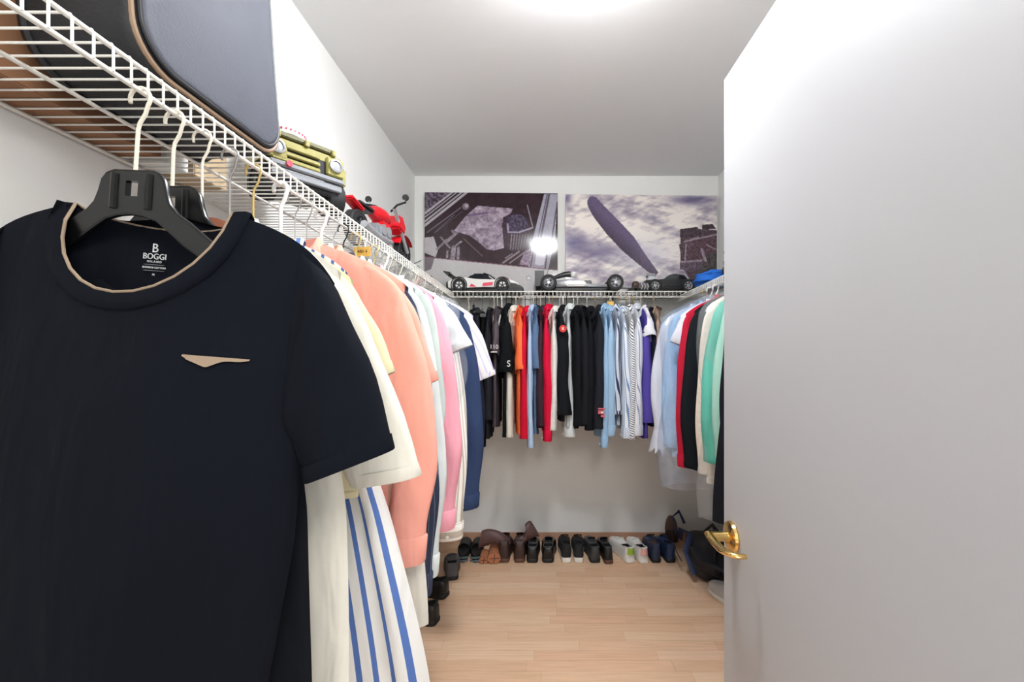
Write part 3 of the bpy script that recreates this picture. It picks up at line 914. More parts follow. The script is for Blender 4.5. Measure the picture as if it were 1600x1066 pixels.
# ---------------- back rail: garments edge-on, left sleeve towards the room
B = lambda n, c, **k: cloth(n, c, **k)
STR1 = striped('blue_white_stripe', (228, 234, 240), [(0.3, 0.62, (120, 150, 190))], 0.010)
STR2 = striped('black_white_slant_stripe', (238, 238, 238), [(0.4, 0.75, (48, 52, 64))], 0.011, slant=0.8)
STR3 = striped('grey_fine_stripe', (226, 228, 234), [(0.4, 0.62, (150, 158, 178))], 0.008)
STR4 = striped('navy_bold_stripe', (206, 214, 226), [(0.35, 0.75, (48, 58, 86))], 0.014)
BLK = B('black_cotton', (23, 24, 28)); RED = B('red_cotton', (206, 22, 52)); PALEB = B('pale_blue_cotton', (178, 200, 226)); DENIM = B('blue_denim', (92, 114, 146)); LDEN = B('light_denim', (150, 184, 214))
WHT_ = B('white_poplin', (234, 232, 236))
BACK = [
    # x, name, label, cat, mat, sleeve, sleeve len, body L, yaw off, hanger, kw
    (-0.335, 'sweater', 'charcoal knit sweater next to the black trousers', 'sweater', B('dark_charcoal', (40, 40, 46)), 'long', 0.62, 0.80, 8, 'darkwood', {}),
    (-0.288, 't_shirt', 'grey-brown t-shirt with white block print on the sleeve', 't-shirt', B('grey_brown', (92, 82, 88)), 'short', 0.20, 0.74, 5, 'whitewire', {}),
    (-0.232, 'polo_shirt', 'black polo shirt with a white letter on its sleeve hem', 'polo shirt', B('black_pique', (19, 22, 24)), 'short', 0.32, 0.80, 6, 'slimblack', dict(sb=(0.036, 0.042))),
    (-0.196, 'dress_shirt', 'cream linen shirt beside the black polo shirt', 'shirt', B('cream_linen', (222, 218, 206)), 'long', 0.74, 0.74, -2, 'slimblack', dict(spread=0.012, sw=0.205)),
    (-0.150, 't_shirt', 'bright orange t-shirt with a rumpled sleeve', 't-shirt', B('orange_cotton', (250, 116, 66)), 'short', 0.30, 0.78, 6, 'palewood', dict(sb=(0.028, 0.03))),
    (-0.112, 'dress_shirt', 'red shirt squeezed between the orange t-shirt and pale blue shirt', 'shirt', RED, 'long', 0.73, 0.78, 2, 'slimblack', {}),
    (-0.078, 'dress_shirt', 'pale blue shirt with the longest sleeves next to the red shirt', 'shirt', PALEB, 'long', 0.79, 0.74, 0, 'wire', dict(sb=(0.016, 0.019))),
    (-0.040, 't_shirt', 'faded blue denim short-sleeved shirt', 'shirt', DENIM, 'short', 0.30, 0.78, -4, 'slimblack', dict(sb=(0.024, 0.03))),
    (-0.014, 'dress_shirt', 'dark maroon shirt behind the red shirt with buttoned cuffs', 'shirt', B('dark_maroon', (62, 42, 50)), 'long', 0.66, 0.74, 2, 'redwood', {}),
    (0.018, 'dress_shirt', 'red long-sleeved shirt with white buttons on the cuff', 'shirt', B('crimson_cotton', (208, 24, 60)), 'long', 0.70, 0.76, 0, 'slimblack', dict(sb=(0.025, 0.027), cuff=B('crimson_cotton', (208, 24, 60)))),
    (0.062, 'dress_shirt', 'white shirt with faint grey print beside the black jackets', 'shirt', mat('white_print_cotton', (222, 220, 214), 0.88, var=0.16, vscale=42, bump=0.3, spec=0.15), 'long', 0.68, 0.74, 2, 'palewood', {}),
    (0.108, 'jacket', 'black jacket with a red crest on the shoulder', 'jacket', B('black_jacket', (26, 27, 32)), 'long', 0.60, 0.70, 4, 'redwood', dict(sb=(0.036, 0.042), sa=(0.085, 0.075))),
    (0.152, 'dress_shirt', 'white shirt with cuffs showing under the black jackets', 'shirt', OFFW, 'long', 0.70, 0.74, 0, 'slimblack', dict(cuff=OFFW, spread=-0.015, sw=0.20, sb=(0.018, 0.034))),
    (0.196, 'jacket', 'plain black jacket next to the crest jacket', 'jacket', BLK, 'long', 0.66, 0.74, 4, 'redwood', dict(sb=(0.028, 0.03))),
    (0.238, 'sweater', 'black knit sweater between the two plain black jackets', 'sweater', B('black_knit', (30, 31, 36)), 'long', 0.66, 0.72, 2, 'wire', dict(sb=(0.026, 0.028))),
    (0.280, 'jacket', 'black zip jacket beside the jacket with the red cuff emblem', 'jacket', BLK, 'long', 0.68, 0.74, 0, 'whitewire', dict(sb=(0.026, 0.028))),
    (0.332, 'jacket', 'dark grey-black jacket with a red emblem above the cuff', 'jacket', B('blackish_cotton', (36, 37, 44)), 'long', 0.68, 0.74, 4, 'palewood', dict(sb=(0.036, 0.038), sa=(0.08, 0.08))),
    (0.372, 'denim_shirt', 'light denim shirt with turned-back cuffs showing below the black jacket', 'shirt', LDEN, 'long', 0.74, 0.72, 0, 'wire', dict(cuff=LDEN)),
    (0.408, 'denim_shirt', 'light blue chambray shirt in front of the striped shirts', 'shirt', B('chambray', (158, 188, 214)), 'long', 0.66, 0.74, -3, 'wire', dict(sb=(0.026, 0.03), cuff=B('chambray', (158, 188, 214)))),
    (0.446, 'dress_shirt', 'shirt with bold navy and white stripes', 'shirt', STR4, 'long', 0.60, 0.72, -3, 'slimblack', {}),
    (0.484, 'dress_shirt', 'shirt with narrow blue and white stripes', 'shirt', STR1, 'long', 0.67, 0.74, -2, 'palewood', dict(sb=(0.024, 0.028), cuff=STR1)),
    (0.528, 'dress_shirt', 'shirt with slanting black and white stripes and long cuffs', 'shirt', STR2, 'long', 0.74, 0.72, -4, 'palewood', dict(sb=(0.024, 0.026))),
    (0.570, 'dress_shirt', 'white shirt with very fine grey stripes', 'shirt', STR3, 'long', 0.67, 0.74, -5, 'palewood', dict(sb=(0.026, 0.03), cuff=STR3)),
    (0.622, 'dress', 'purple dress with a white pointed collar', 'dress', B('purple_crepe', (86, 74, 160)), 'long', 0.64, 0.80, -8, 'whitewire', dict(sb=(0.03, 0.032), collar_m=OFFW)),
    (0.640, 'blouse', 'short white blouse draped over the shoulders of the purple dress', 'blouse', WHT_, 'short', 0.10, 0.24, -8, 'wire', dict(sb=(0.03, 0.034), spread=0.045, sa=(0.07, 0.05))),
    (0.668, 'sweater', 'dark navy sweater behind the purple dress', 'sweater', DKNAVY, 'long', 0.62, 0.72, -8, 'wire', {}),
    (0.705, 'blouse', 'beige patterned blouse at the right end of the back rail', 'blouse', mat('beige_pattern', (172, 146, 128), 0.88, var=0.5, vscale=40, bump=0.3, spec=0.15), 'short', 0.18, 0.66, -14, 'palewood', {}),
]
M_CREST = mat('red_embroidery', (206, 52, 46), 0.8, var=0.3, vscale=120)
M_CRESTW = mat('white_embroidery', (226, 220, 214), 0.8)
M_CRESTK = mat('grey_embroidery', (120, 110, 112), 0.8)
M_PINKEMB = mat('pink_embroidery', (206, 96, 106), 0.8)
back_objs = []
for i, (X, nm, lb, ct, m, slv, sl, L, yo, hk, kw) in enumerate(BACK):
    d = dict(sb=(0.019, 0.023), t1=0.013, fold=0.004, edge=8.0, sw=0.222, spread=0.035, sa=(0.08, 0.06), neck='collar' if nm in ('dress_shirt', 'polo_shirt', 'denim_shirt', 'jacket', 'dress') else 'crew', nw=0.08)
    d.update(kw)
    oz = 1.612 + (i * 7 % 5) * 0.004
    yo *= 0.4
    g, pt = garment(nm, lb, ct, (X, YS, oz), R(-90 + yo), m, L=L, seed=i + 70, sleeve=slv, sl=sl, group=G_B, slope=0.46, **d)
    back_objs.append(g)
    hanger(hk, (X, YS, ZR), R(-90 + yo), ZR - oz + 0.006, 'inside the ' + short(lb), w=0.18)

# prints and badges on the sleeves that face the room (local +x side)
g = back_objs[1]
text_mesh('110', 0.034, 'sleeve_print', M_CRESTW, g, (0.283, 0.0, -0.255), (R(90), 0, R(90)))
MB().box((0.285, 0, -0.284), (0.002, 0.036, 0.006)).build('sleeve_print_bar', M_CRESTW, g)
g = back_objs[2]
text_mesh('S', 0.05, 'sleeve_letter', M_CRESTW, g, (0.292, 0.026, -0.36), (R(90), 0, R(90)))
g = back_objs[11]
MB().lathe([(0, 0), (0.021, 0.0), (0.021, 0.003), (0, 0.003)], 20, (0.272, 0.0, -0.150), 'x').build('crest', M_CREST, g)
MB().box((0.2755, 0, -0.150), (0.003, 0.012, 0.016)).build('crest_shield', M_CRESTW, g)
text_mesh('GP', 0.014, 'crest_letters', M_CREST, g, (0.2775, 0, -0.150), (R(90), 0, R(90)))
g = back_objs[16]
em = MB()
em.box((0.268, 0.0, -0.610), (0.003, 0.044, 0.008)); em.box((0.268, -0.004, -0.630), (0.003, 0.034, 0.02)); em.box((0.268, 0.006, -0.652), (0.003, 0.024, 0.012))
em.build('cuff_emblem', M_PINKEMB, g)
MB().box((0.2702, 0.002, -0.631), (0.002, 0.014, 0.009)).build('emblem_inset', M_CRESTW, g)

# empty hooks along the back rail and a tag
for i, X in enumerate([-0.47, -0.31, -0.26, -0.17, -0.06, 0.04, 0.13, 0.22, 0.43, 0.55]):
    hanger('tube' if X in (-0.26, 0.13) else 'whitewire', (X, YS, ZR), R(-90 + (i * 29 % 17) - 8), 0.082, 'hanging empty between clothes on the back rail', w=0.17)
tg = thing('price_tag', 'small orange cardboard tag hooked on the back rail', 'tag', (0.43, YS - 0.015, 1.660), R(0))
MB().box((0, 0, -0.011), (0.040, 0.0016, 0.024)).build('tag_card', mat('orange_card', (236, 186, 92), 0.7), tg)
MB().tube([(-0.01, 0, 0.0), (0.0, 0.008, 0.034), (0.01, 0, 0.0)], 0.001, 6).build('tag_string', M_HOOKW, tg)

# ---------------- right rail (left sleeves towards the room)
WHT = B('white_cotton', (220, 223, 233)); TEAL = B('teal_satin', (98, 182, 162)); MINT = B('mint_cotton', (160, 202, 186)); LBL = B('light_blue_satin', (170, 204, 236))
RIGHT = [
    (2.44, 'blouse', 'white long-sleeved blouse with ruffled cuffs', 'blouse', WHT, 'long', 0.66, 0.80, 'palewood', dict(spread=0.085, sb=(0.03, 0.034), ruffle=True)),
    (2.29, 'dress_shirt', 'light blue satin shirt under bluish plastic', 'shirt', LBL, 'long', 0.72, 0.84, 'tube', dict(spread=0.06, sb=(0.03, 0.034))),
    (2.15, 't_shirt', 'white short-sleeved t-shirt above the red sleeve', 't-shirt', WHT, 'short', 0.13, 0.6, 'wire', dict(spread=0.05, sa=(0.075, 0.06), sb=(0.026, 0.028))),
    (2.09, 'dress_shirt', 'red long-sleeved shirt between white t-shirt and black jacket', 'shirt', B('deep_red', (190, 34, 58)), 'long', 0.72, 0.76, 'redwood', dict(spread=0.05, sb=(0.024, 0.026), cuff=B('deep_red', (190, 34, 58)))),
    (1.96, 'jacket', 'long black jacket hanging next to the red shirt', 'jacket', B('soft_black', (25, 29, 33)), 'long', 0.75, 0.82, 'darkwood', dict(spread=0.06, sb=(0.036, 0.038), sa=(0.085, 0.07))),
    (1.80, 'dress_shirt', 'beige long shirt patterned near its hem beside the black jacket', 'shirt', mat('beige_lace', (222, 210, 194), 0.88, var=0.18, vscale=60, bump=0.4, spec=0.15), 'long', 0.74, 0.84, 'wire', dict(spread=0.045, sb=(0.02, 0.024))),
    (1.70, 'dress_shirt', 'teal satin blouse under clear plastic', 'blouse', TEAL, 'long', 0.66, 0.74, 'whitewire', dict(spread=0.07, sb=(0.036, 0.04))),
    (1.59, 'dress_shirt', 'pale mint shirt between the teal blouse and the long black dress', 'shirt', MINT, 'long', 0.62, 0.72, 'wire', dict(spread=0.065, sb=(0.03, 0.034))),
    (1.53, 'dress', 'long plain black dress nearest the door handle', 'dress', B('black_dress', (27, 28, 34)), 'long', 0.62, 0.90, 'darkwood', dict(spread=0.035, sw=0.25, sb=(0.022, 0.026), hw=0.312)),
]
for i, (Y, nm, lb, ct, m, slv, sl, L, hk, kw) in enumerate(RIGHT):
    d = dict(t1=0.03, fold=0.012, sw=0.232, sa=(0.085, 0.066), nw=0.08, neck='collar' if nm != 't_shirt' else 'crew', edge=5.0)
    d.update(kw)
    oz = 1.60
    g, pt = garment(nm, lb, ct, (XSR, Y, oz), R(3 - i % 3 * 3), m, L=L, seed=i + 130, sleeve=slv, sl=sl, group=G_R, slope=0.42, wallside=1, **d)
    hanger(hk, (XSR, Y, ZR), R(3 - i % 3 * 3), ZR - oz + 0.004, 'inside the ' + short(lb), w=0.19)
cover('bluish plastic cover over the light blue satin shirt', (XSR - 0.005, 2.29, 1.62), R(2), 0.295, 1.03, FILMB, 0.05, seed=7)
cover('clear plastic cover over the teal satin blouse', (XSR - 0.005, 1.70, 1.62), R(-1), 0.295, 0.98, FILM, 0.055, seed=12)
hanger('tube', (XSR, 2.37, ZR), R(-30), 0.075, 'leaning empty on the right rail above the white t-shirt', w=0.17)

# ---------------------------------------------------------------- shelf things
# suitcase
M_SUITK = mat('black_nylon', (20, 21, 25), 0.6, bump=0.3, bscale=160)
M_SUITG = mat('grey_blue_nylon', (82, 85, 95), 0.7, bump=0.25, bscale=200, var=0.1, vscale=12)
M_SUITP = mat('tan_leather_piping', (142, 116, 92), 0.5)
M_DKPIPE = mat('black_piping', (24, 24, 28), 0.5)
sc = thing('suitcase', 'black soft suitcase with grey-blue front panel and tan piping on the left shelf', 'suitcase', (-0.696, 0.810, ZS + 0.0095), R(-1.0), ry=R(-4))


def rrect(hw_, hh, r, n=8, cz=0.0):
    out = []
    for cx, cy, a0 in ((hw_ - r, hh - r, 0), (-hw_ + r, hh - r, 90), (-hw_ + r, -hh + r, 180), (hw_ - r, -hh + r, 270)):
        for i in range(n + 1):
            a = R(a0 + 90 * i / n)
            out.append((cx + r * math.cos(a), cz + cy + r * math.sin(a)))
    return out


H2 = 0.29
rr = rrect(0.180, H2, 0.075, cz=H2)
rings = []
for x, sc_ in ((-0.088, 0.94), (-0.08, 0.985), (-0.06, 1.0), (0.072, 1.0), (0.082, 0.99), (0.09, 0.96)):
    rings.append([(x, a * sc_, H2 + (b - H2) * sc_) for a, b in rr])
MB().loft(rings).build('shell', M_SUITK, sc, angle=60)
fr = rrect(0.163, H2 - 0.017, 0.062, cz=H2)
MB().loft([[(0.088, a, b) for a, b in fr], [(0.096, a * 0.99, H2 + (b - H2) * 0.99) for a, b in fr], [(0.099, a * 0.95, H2 + (b - H2) * 0.97) for a, b in fr]]).build('front_panel', M_SUITG, sc, angle=60)
MB().tube([(0.0875, a * 1.045, H2 + (b - H2) * 1.03) for a, b in fr], 0.0042, 8, closed=True).build('front_piping', M_SUITP, sc)
MB().tube([(0.094, a * 1.0, H2 + (b - H2) * 1.0) for a, b in fr], 0.0035, 8, closed=True).build('panel_piping', M_DKPIPE, sc)
MB().tube([(-0.066, a * 1.005, H2 + (b - H2) * 1.003) for a, b in rr], 0.0042, 8, closed=True).build('back_piping', M_DKPIPE, sc)
MB().tube([(0.0, -0.06, 2 * H2), (0.0, -0.055, 2 * H2 + 0.028), (0, 0.055, 2 * H2 + 0.028), (0, 0.06, 2 * H2)], 0.008, 8).build('handle', M_DKPIPE, sc)
text_lab = MB().box((0.098, 0.165, 2 * H2 - 0.03), (0.004, 0.02, 0.03)); text_lab.build('luggage_tag', M_WHITEPL, sc)

# cardboard boxes
M_CARD = mat('brown_cardboard', (150, 108, 78), 0.85, var=0.12, vscale=8, bump=0.1, bscale=50)
M_CARD2 = mat('beige_cardboard', (196, 172, 138), 0.85, var=0.08, vscale=8)
M_TAPE = mat('packing_tape', (176, 146, 110), 0.3)


def carton(label, c, s, m, rz=0.0, tape=True):
    r = thing('cardboard_box', label, 'box', (c[0], c[1], ZS + 0.0025), rz)
    MB().box((0, 0, s[2] / 2), s).build('carton_body', m, r, bevel=0.002)
    for sg in (-1, 1):
        MB().box((sg * s[0] / 4, 0, s[2] + 0.0018), (s[0] / 2 - 0.002, s[1] - 0.002, 0.003)).build('flap', m, r)
    if tape:
        MB().box((0, 0, s[2] + 0.004), (0.045 if s[0] > 0.12 else 0.03, s[1] * 0.98, 0.001)).build('tape', M_TAPE, r)
    return r


carton('narrow brown cardboard box between the suitcase and the left wall', (-0.866, 0.71, 0), (0.085, 0.42, 0.24), M_CARD, R(0))
carton('small white card box on the left shelf against the wall', (-0.865, 0.965, 0), (0.075, 0.06, 0.12), M_WHITEPL, R(2), tape=False)
carton('small beige cardboard box on the left shelf beside the white card box', (-0.862, 1.055, 0), (0.085, 0.10, 0.14), M_CARD2, R(-2))

# toy wheel helper
M_TYRE = mat('black_rubber', (26, 26, 28), 0.7)
M_RIM = mat('silver_plastic', (188, 190, 194), 0.3, metal=0.6)
M_RIMD = mat('dark_grey_plastic', (50, 52, 56), 0.35)
M_TBLK = mat('toy_black', (22, 23, 26), 0.3)
M_TWHT = mat('toy_white', (232, 230, 226), 0.3)
M_TRED = mat('toy_red', (206, 24, 36), 0.3)
M_TPINK = mat('toy_pink_red', (216, 70, 92), 0.35)
M_TGREY = mat('toy_grey', (140, 143, 148), 0.35)
M_OLIVE = mat('toy_olive', (150, 142, 72), 0.4)
M_OLIVED = mat('toy_dark_olive', (96, 92, 48), 0.45)
M_GLASS = mat('smoked_window', (30, 32, 38), 0.08)


def wheel(parent, c, r, w, axis='y', rim=M_RIM, side=-1, spokes=5):
    t_ = MB().lathe([(r * 0.62, -w / 2), (r * 0.93, -w / 2), (r, -w * 0.36), (r, w * 0.36), (r * 0.93, w / 2), (r * 0.62, w / 2), (r * 0.62, -w / 2)], 28, c, axis).build('tyre', M_TYRE, parent)
    rb = MB()
    rb.lathe([(r * 0.52, -w * 0.3), (r * 0.66, -w * 0.45), (r * 0.66, w * 0.45), (r * 0.52, w * 0.3), (r * 0.52, -w * 0.3)], 24, c, axis)
    rb.lathe([(0.0, -w * 0.42), (r * 0.16, -w * 0.42), (r * 0.16, w * 0.42), (0.0, w * 0.42)], 12, c, axis)
    for i in range(spokes):
        a = 2 * math.pi * i / spokes + 0.3
        d = (math.cos(a), math.sin(a))
        p0, p1 = r * 0.1, r * 0.58
        if axis == 'y':
            P = lambda q: (c[0] + d[0] * q, c[1] + side * w * 0.3, c[2] + d[1] * q)
        else:
            P = lambda q: (c[0] + side * w * 0.3, c[1] + d[0] * q, c[2] + d[1] * q)
        rb.tube([P(p0), P(p1)], r * 0.085, 6)
    rb.build('wheel_rim', rim, t_)
    return t_


# olive off-road toy truck, its front towards the room
tr = thing('toy_truck', 'olive green brick-built toy off-road truck with round headlights', 'toy truck', (-0.667, 1.205, ZS + 0.002), R(-38))
# local: +x front, y width (+-0.10)
MB().box((-0.09, 0, 0.062), (0.17, 0.15, 0.03)).build('chassis', M_TBLK, tr, bevel=0.003)
MB().box((-0.055, 0, 0.155), (0.105, 0.205, 0.028)).build('bonnet', M_OLIVE, tr, bevel=0.004)
MB().box((-0.045, 0, 0.181), (0.085, 0.15, 0.014)).build('bonnet_rack', M_OLIVED, tr, bevel=0.003)
for yy in (-0.075, 0.0, 0.075):
    MB().box((-0.045, yy, 0.176), (0.10, 0.012, 0.018)).build('bonnet_rib', M_OLIVE, tr, bevel=0.002)
for zz in (0.148, 0.128, 0.11):
    MB().box((0.0, -0.028, zz), (0.012, 0.125, 0.011)).build('grille_bar', M_OLIVE, tr, bevel=0.002)
MB().box((-0.008, -0.02, 0.125), (0.008, 0.17, 0.06)).build('grille_back', M_TBLK, tr)
for sg in (-1, 1):
    MB().box((-0.002, sg * 0.078, 0.134), (0.016, 0.05, 0.052)).build('headlight_frame', M_OLIVE, tr, bevel=0.003)
    MB().lathe([(0.0, 0.0), (0.019, 0.0), (0.019, 0.006), (0.014, 0.008), (0.014, 0.004), (0.0, 0.006)], 20, (0.006, sg * 0.078, 0.138), 'x').build('headlight', M_RIM, tr)
    MB().box((-0.06, sg * 0.108, 0.118), (0.11, 0.018, 0.055)).build('wing', M_OLIVE, tr, bevel=0.005)
    wheel(tr, (-0.055, sg * 0.092, 0.055), 0.054, 0.045, 'y', M_RIMD, sg)
MB().box((0.008, 0, 0.092), (0.02, 0.2, 0.014)).build('bumper', M_TGREY, tr, bevel=0.003)
MB().box((0.002, 0, 0.072), (0.016, 0.19, 0.018)).build('skid_bar', M_TGREY, tr, bevel=0.002)
MB().lathe([(0, 0), (0.008, 0), (0.008, 0.012), (0, 0.012)], 10, (0.014, -0.055, 0.094), 'x').build('tow_hook', M_TPINK, tr)
MB().box((-0.135, 0.01, 0.19), (0.06, 0.16, 0.075), taper=0.9).build('cab', M_OLIVE, tr, bevel=0.006)
MB().box((-0.104, 0.01, 0.20), (0.008, 0.125, 0.05)).build('windscreen', M_GLASS, tr, bevel=0.002)
cp = thing('cap', 'small white cap with a punched rim lying on the green toy truck', 'cap', (-0.775, 1.285, ZS + 0.2295), R(6))
MB().lathe([(0.0, 0.0), (0.052, 0.0), (0.054, 0.006), (0.05, 0.02), (0.04, 0.034), (0.018, 0.042), (0.0, 0.043)], 28).build('crown', M_TWHT, cp)
dts = MB()
for i in range(28):
    a = 2 * math.pi * i / 28
    dts.box((0.0528 * math.cos(a), 0.0528 * math.sin(a), 0.012), (0.004, 0.004, 0.006), Matrix.Rotation(a, 3, 'Z'))
tag(dts.build('rim_holes', M_TPINK, cp), kind='stuff')

# red toy motorcycle (local: +x forward = along the shelf into the closet)
mc = thing('toy_motorcycle', 'red brick-built toy motorcycle with a long silver fork', 'toy motorcycle', (-0.690, 1.78, ZS + 0.002), R(84))
wheel(mc, (-0.165, 0, 0.066), 0.066, 0.038, 'y', M_RIMD, -1, 6)
wheel(mc, (0.235, 0, 0.066), 0.066, 0.03, 'y', M_RIMD, -1, 6)
MB().box((0.0, 0, 0.085), (0.12, 0.07, 0.07)).build('engine', M_TGREY, mc, bevel=0.01)
for q in (-0.02, 0.025):
    MB().lathe([(0, -0.04), (0.022, -0.04), (0.022, 0.04), (0, 0.04)], 14, (q, 0, 0.10), 'y').build('cylinder', M_RIM, mc)
MB().tube([(0.03, -0.045, 0.06), (-0.08, -0.05, 0.05), (-0.21, -0.055, 0.065)], [0.010, 0.012, 0.014], 10).build('exhaust_pipe', M_RIM, mc)
tank = MB()
rings = []
for i in range(11):
    a = i / 10
    w_ = 0.036 * math.sin(math.pi * (0.12 + 0.80 * a)) ** 0.6; h_ = 0.034 * math.sin(math.pi * (0.1 + 0.8 * a)) ** 0.6
    rings.append([(-0.06 + 0.15 * a, w_ * math.cos(b), 0.168 + h_ * math.sin(b)) for b in [2 * math.pi * j / 16 for j in range(16)]])
tank.loft(rings); tank.build('fuel_tank', M_TRED, mc)
MB().box((-0.12, 0, 0.158), (0.11, 0.05, 0.022)).build('saddle', M_TBLK, mc, bevel=0.008)
MB().box((-0.185, 0, 0.150), (0.09, 0.045, 0.016), Matrix.Rotation(R(14), 3, 'Y')).build('rear_mudguard', M_TRED, mc, bevel=0.005)
for sg in (-1, 1):
    MB().tube([(0.085, sg * 0.032, 0.225), (0.235, sg * 0.026, 0.066)], 0.0085, 8).build('fork_leg', M_RIM, mc)
    MB().tube([(0.095, sg * 0.012, 0.215), (0.075, sg * 0.05, 0.235), (0.06, sg * 0.095, 0.24)], 0.0045, 8).build('handlebar', M_TBLK, mc)
    MB().tube([(0.075, sg * 0.07, 0.238), (0.082, sg * 0.085, 0.262)], 0.003, 6).build('mirror_stalk', M_RIM, mc)
    MB().lathe([(0, -0.004), (0.014, -0.004), (0.014, 0.004), (0, 0.004)], 12, (0.082, sg * 0.085, 0.268), 'x').build('mirror', M_TBLK, mc)
fm = MB(); rings = []
for i in range(9):
    a = R(20 + i * 16)
    rings.append([(0.235 - (0.078 + d) * math.cos(a), yv, 0.066 + (0.078 + d) * math.sin(a)) for d, yv in ((0, -0.024), (0.006, -0.02), (0.009, 0), (0.006, 0.02), (0, 0.024))])
fm.loft(rings, False, False, False); fm.build('front_mudguard', M_TRED, mc)
MB().prism([(0.115, 0.15), (0.175, 0.13), (0.19, 0.17), (0.15, 0.215), (0.12, 0.205)], -0.042, 0.042).build('fairing', M_TRED, mc, bevel=0.008)
MB().lathe([(0, 0), (0.018, 0), (0.02, 0.014), (0, 0.02)], 14, (0.178, 0, 0.168), 'x').build('headlamp', M_RIM, mc)
MB().box((0.03, 0, 0.135), (0.08, 0.05, 0.03)).build('side_panel', M_TRED, mc, bevel=0.006)

# small model plane (silver) and small red car in the corner
sp = thing('toy_drone', 'small silver-grey toy with thin arms beyond the red motorcycle', 'toy', (-0.70, 2.22, ZS + 0.002), R(20))
MB().box((0, 0, 0.045), (0.07, 0.045, 0.03)).build('hull', M_TGREY, sp, bevel=0.008)
for sg in (-1, 1):
    MB().tube([(0, 0, 0.05), (0.05, sg * 0.06, 0.066), (0.06, sg * 0.09, 0.066)], 0.004, 6).build('arm', M_RIM, sp)
    MB().tube([(0, 0, 0.05), (-0.05, sg * 0.06, 0.066), (-0.06, sg * 0.09, 0.066)], 0.004, 6).build('arm', M_RIM, sp)
    MB().tube([(0, sg * 0.02, 0.04), (0, sg * 0.05, 0.0)], 0.004, 6).build('landing_leg', M_RIM, sp)
rc = thing('toy_car', 'small red toy car in the left corner of the shelf', 'toy car', (-0.72, 2.66, ZS + 0.002), R(60))
MB().prism([(-0.07, 0.02), (0.075, 0.02), (0.078, 0.045), (0.03, 0.055), (0.0, 0.085), (-0.05, 0.085), (-0.07, 0.06)], -0.036, 0.036).build('car_body', M_TRED, rc, bevel=0.006)
MB().prism([(-0.045, 0.06), (0.018, 0.06), (-0.002, 0.08), (-0.042, 0.08)], -0.037, 0.037).build('side_window', M_GLASS, rc)
for x in (-0.045, 0.045):
    for sg in (-1, 1):
        wheel(rc, (x, sg * 0.034, 0.022), 0.022, 0.016, 'y', M_RIM, sg)
yt = thing('toy_tractor', 'small yellow and black toy tractor in the corner beside the race car', 'toy', (-0.72, 2.86, ZS + 0.002), R(10))
MB().box((0, 0, 0.045), (0.09, 0.04, 0.03)).build('tractor_body', mat('toy_yellow', (206, 176, 60), 0.4), yt, bevel=0.006)
MB().box((-0.02, 0, 0.075), (0.04, 0.036, 0.035)).build('tractor_cab', M_TBLK, yt, bevel=0.004)
for x, r_ in ((-0.03, 0.034), (0.035, 0.022)):
    for sg in (-1, 1):
        wheel(yt, (x, sg * 0.032, r_), r_, 0.02, 'y', M_RIMD, sg)

# white race car: side towards the room, nose to the right (+x)
cr = thing('toy_race_car', 'white and red brick-built toy race car with a black rear wing', 'toy car', (-0.385, 2.845, ZS + 0.002), R(0))
hwid = 0.10
MB().box((0.005, 0, 0.014), (0.49, 0.2, 0.014)).build('floor_pan', M_TBLK, cr, bevel=0.003)
MB().prism([(-0.225, 0.022), (-0.105, 0.022), (-0.1, 0.03), (0.085, 0.028), (0.09, 0.06), (0.075, 0.078), (-0.05, 0.082), (-0.12, 0.092), (-0.18, 0.086), (-0.23, 0.066)], -hwid, hwid).build('car_body', M_TWHT, cr, bevel=0.006)
MB().prism([(0.07, 0.03), (0.22, 0.026), (0.245, 0.034), (0.23, 0.055), (0.18, 0.078), (0.12, 0.09), (0.08, 0.088)], -hwid, hwid).build('nose', M_TWHT, cr, bevel=0.008)
MB().prism([(0.16, 0.02), (0.262, 0.018), (0.258, 0.03), (0.215, 0.055), (0.17, 0.062)], -hwid - 0.002, hwid + 0.002).build('front_splitter', M_TBLK, cr, bevel=0.004)
MB().prism([(-0.125, 0.086), (0.06, 0.082), (0.02, 0.112), (-0.03, 0.122), (-0.08, 0.116)], -0.066, 0.066, inset=1.0).build('cockpit_glass', M_GLASS, cr, bevel=0.008)
MB().box((-0.025, 0, 0.124), (0.09, 0.09, 0.006)).build('roof', M_TBLK, cr, bevel=0.002)
MB().tube([(0.0, -0.07, 0.125), (0.045, -0.078, 0.107), (0.075, -0.082, 0.084)], 0.004, 8).build('roof_pillar', M_TBLK, cr)
wg = MB(); wg.box((-0.235, 0, 0.126), (0.045, 0.2, 0.008), Matrix.Rotation(R(12), 3, 'Y')); wg.box((-0.205, 0.05, 0.105), (0.06, 0.008, 0.018), Matrix.Rotation(R(28), 3, 'Y')); wg.box((-0.205, -0.05, 0.105), (0.06, 0.008, 0.018), Matrix.Rotation(R(28), 3, 'Y'))
wg.build('rear_wing', M_TBLK, cr)
MB().box((-0.225, 0, 0.04), (0.03, 0.19, 0.05)).build('rear_diffuser', M_TBLK, cr, bevel=0.004)
for x in (-0.155, 0.125):
    for sg in (-1, 1):
        wheel(cr, (x, sg * 0.088, 0.043), 0.043, 0.04, 'y', M_RIMD, sg)
        MB().lathe([(0.047, -0.012), (0.053, -0.012), (0.053, 0.012), (0.047, 0.012), (0.047, -0.012)], 24, (x, sg * 0.095, 0.043), 'y').build('wheel_arch', M_TBLK, cr)
MB().prism([(-0.09, 0.03), (-0.04, 0.03), (-0.075, 0.052)], -hwid - 0.0015, -hwid + 0.001).build('red_flash', M_TPINK, cr)
MB().prism([(-0.005, 0.034), (0.06, 0.04), (0.065, 0.062), (0.0, 0.056)], -hwid - 0.0015, -hwid + 0.001).build('red_flash', M_TPINK, cr)
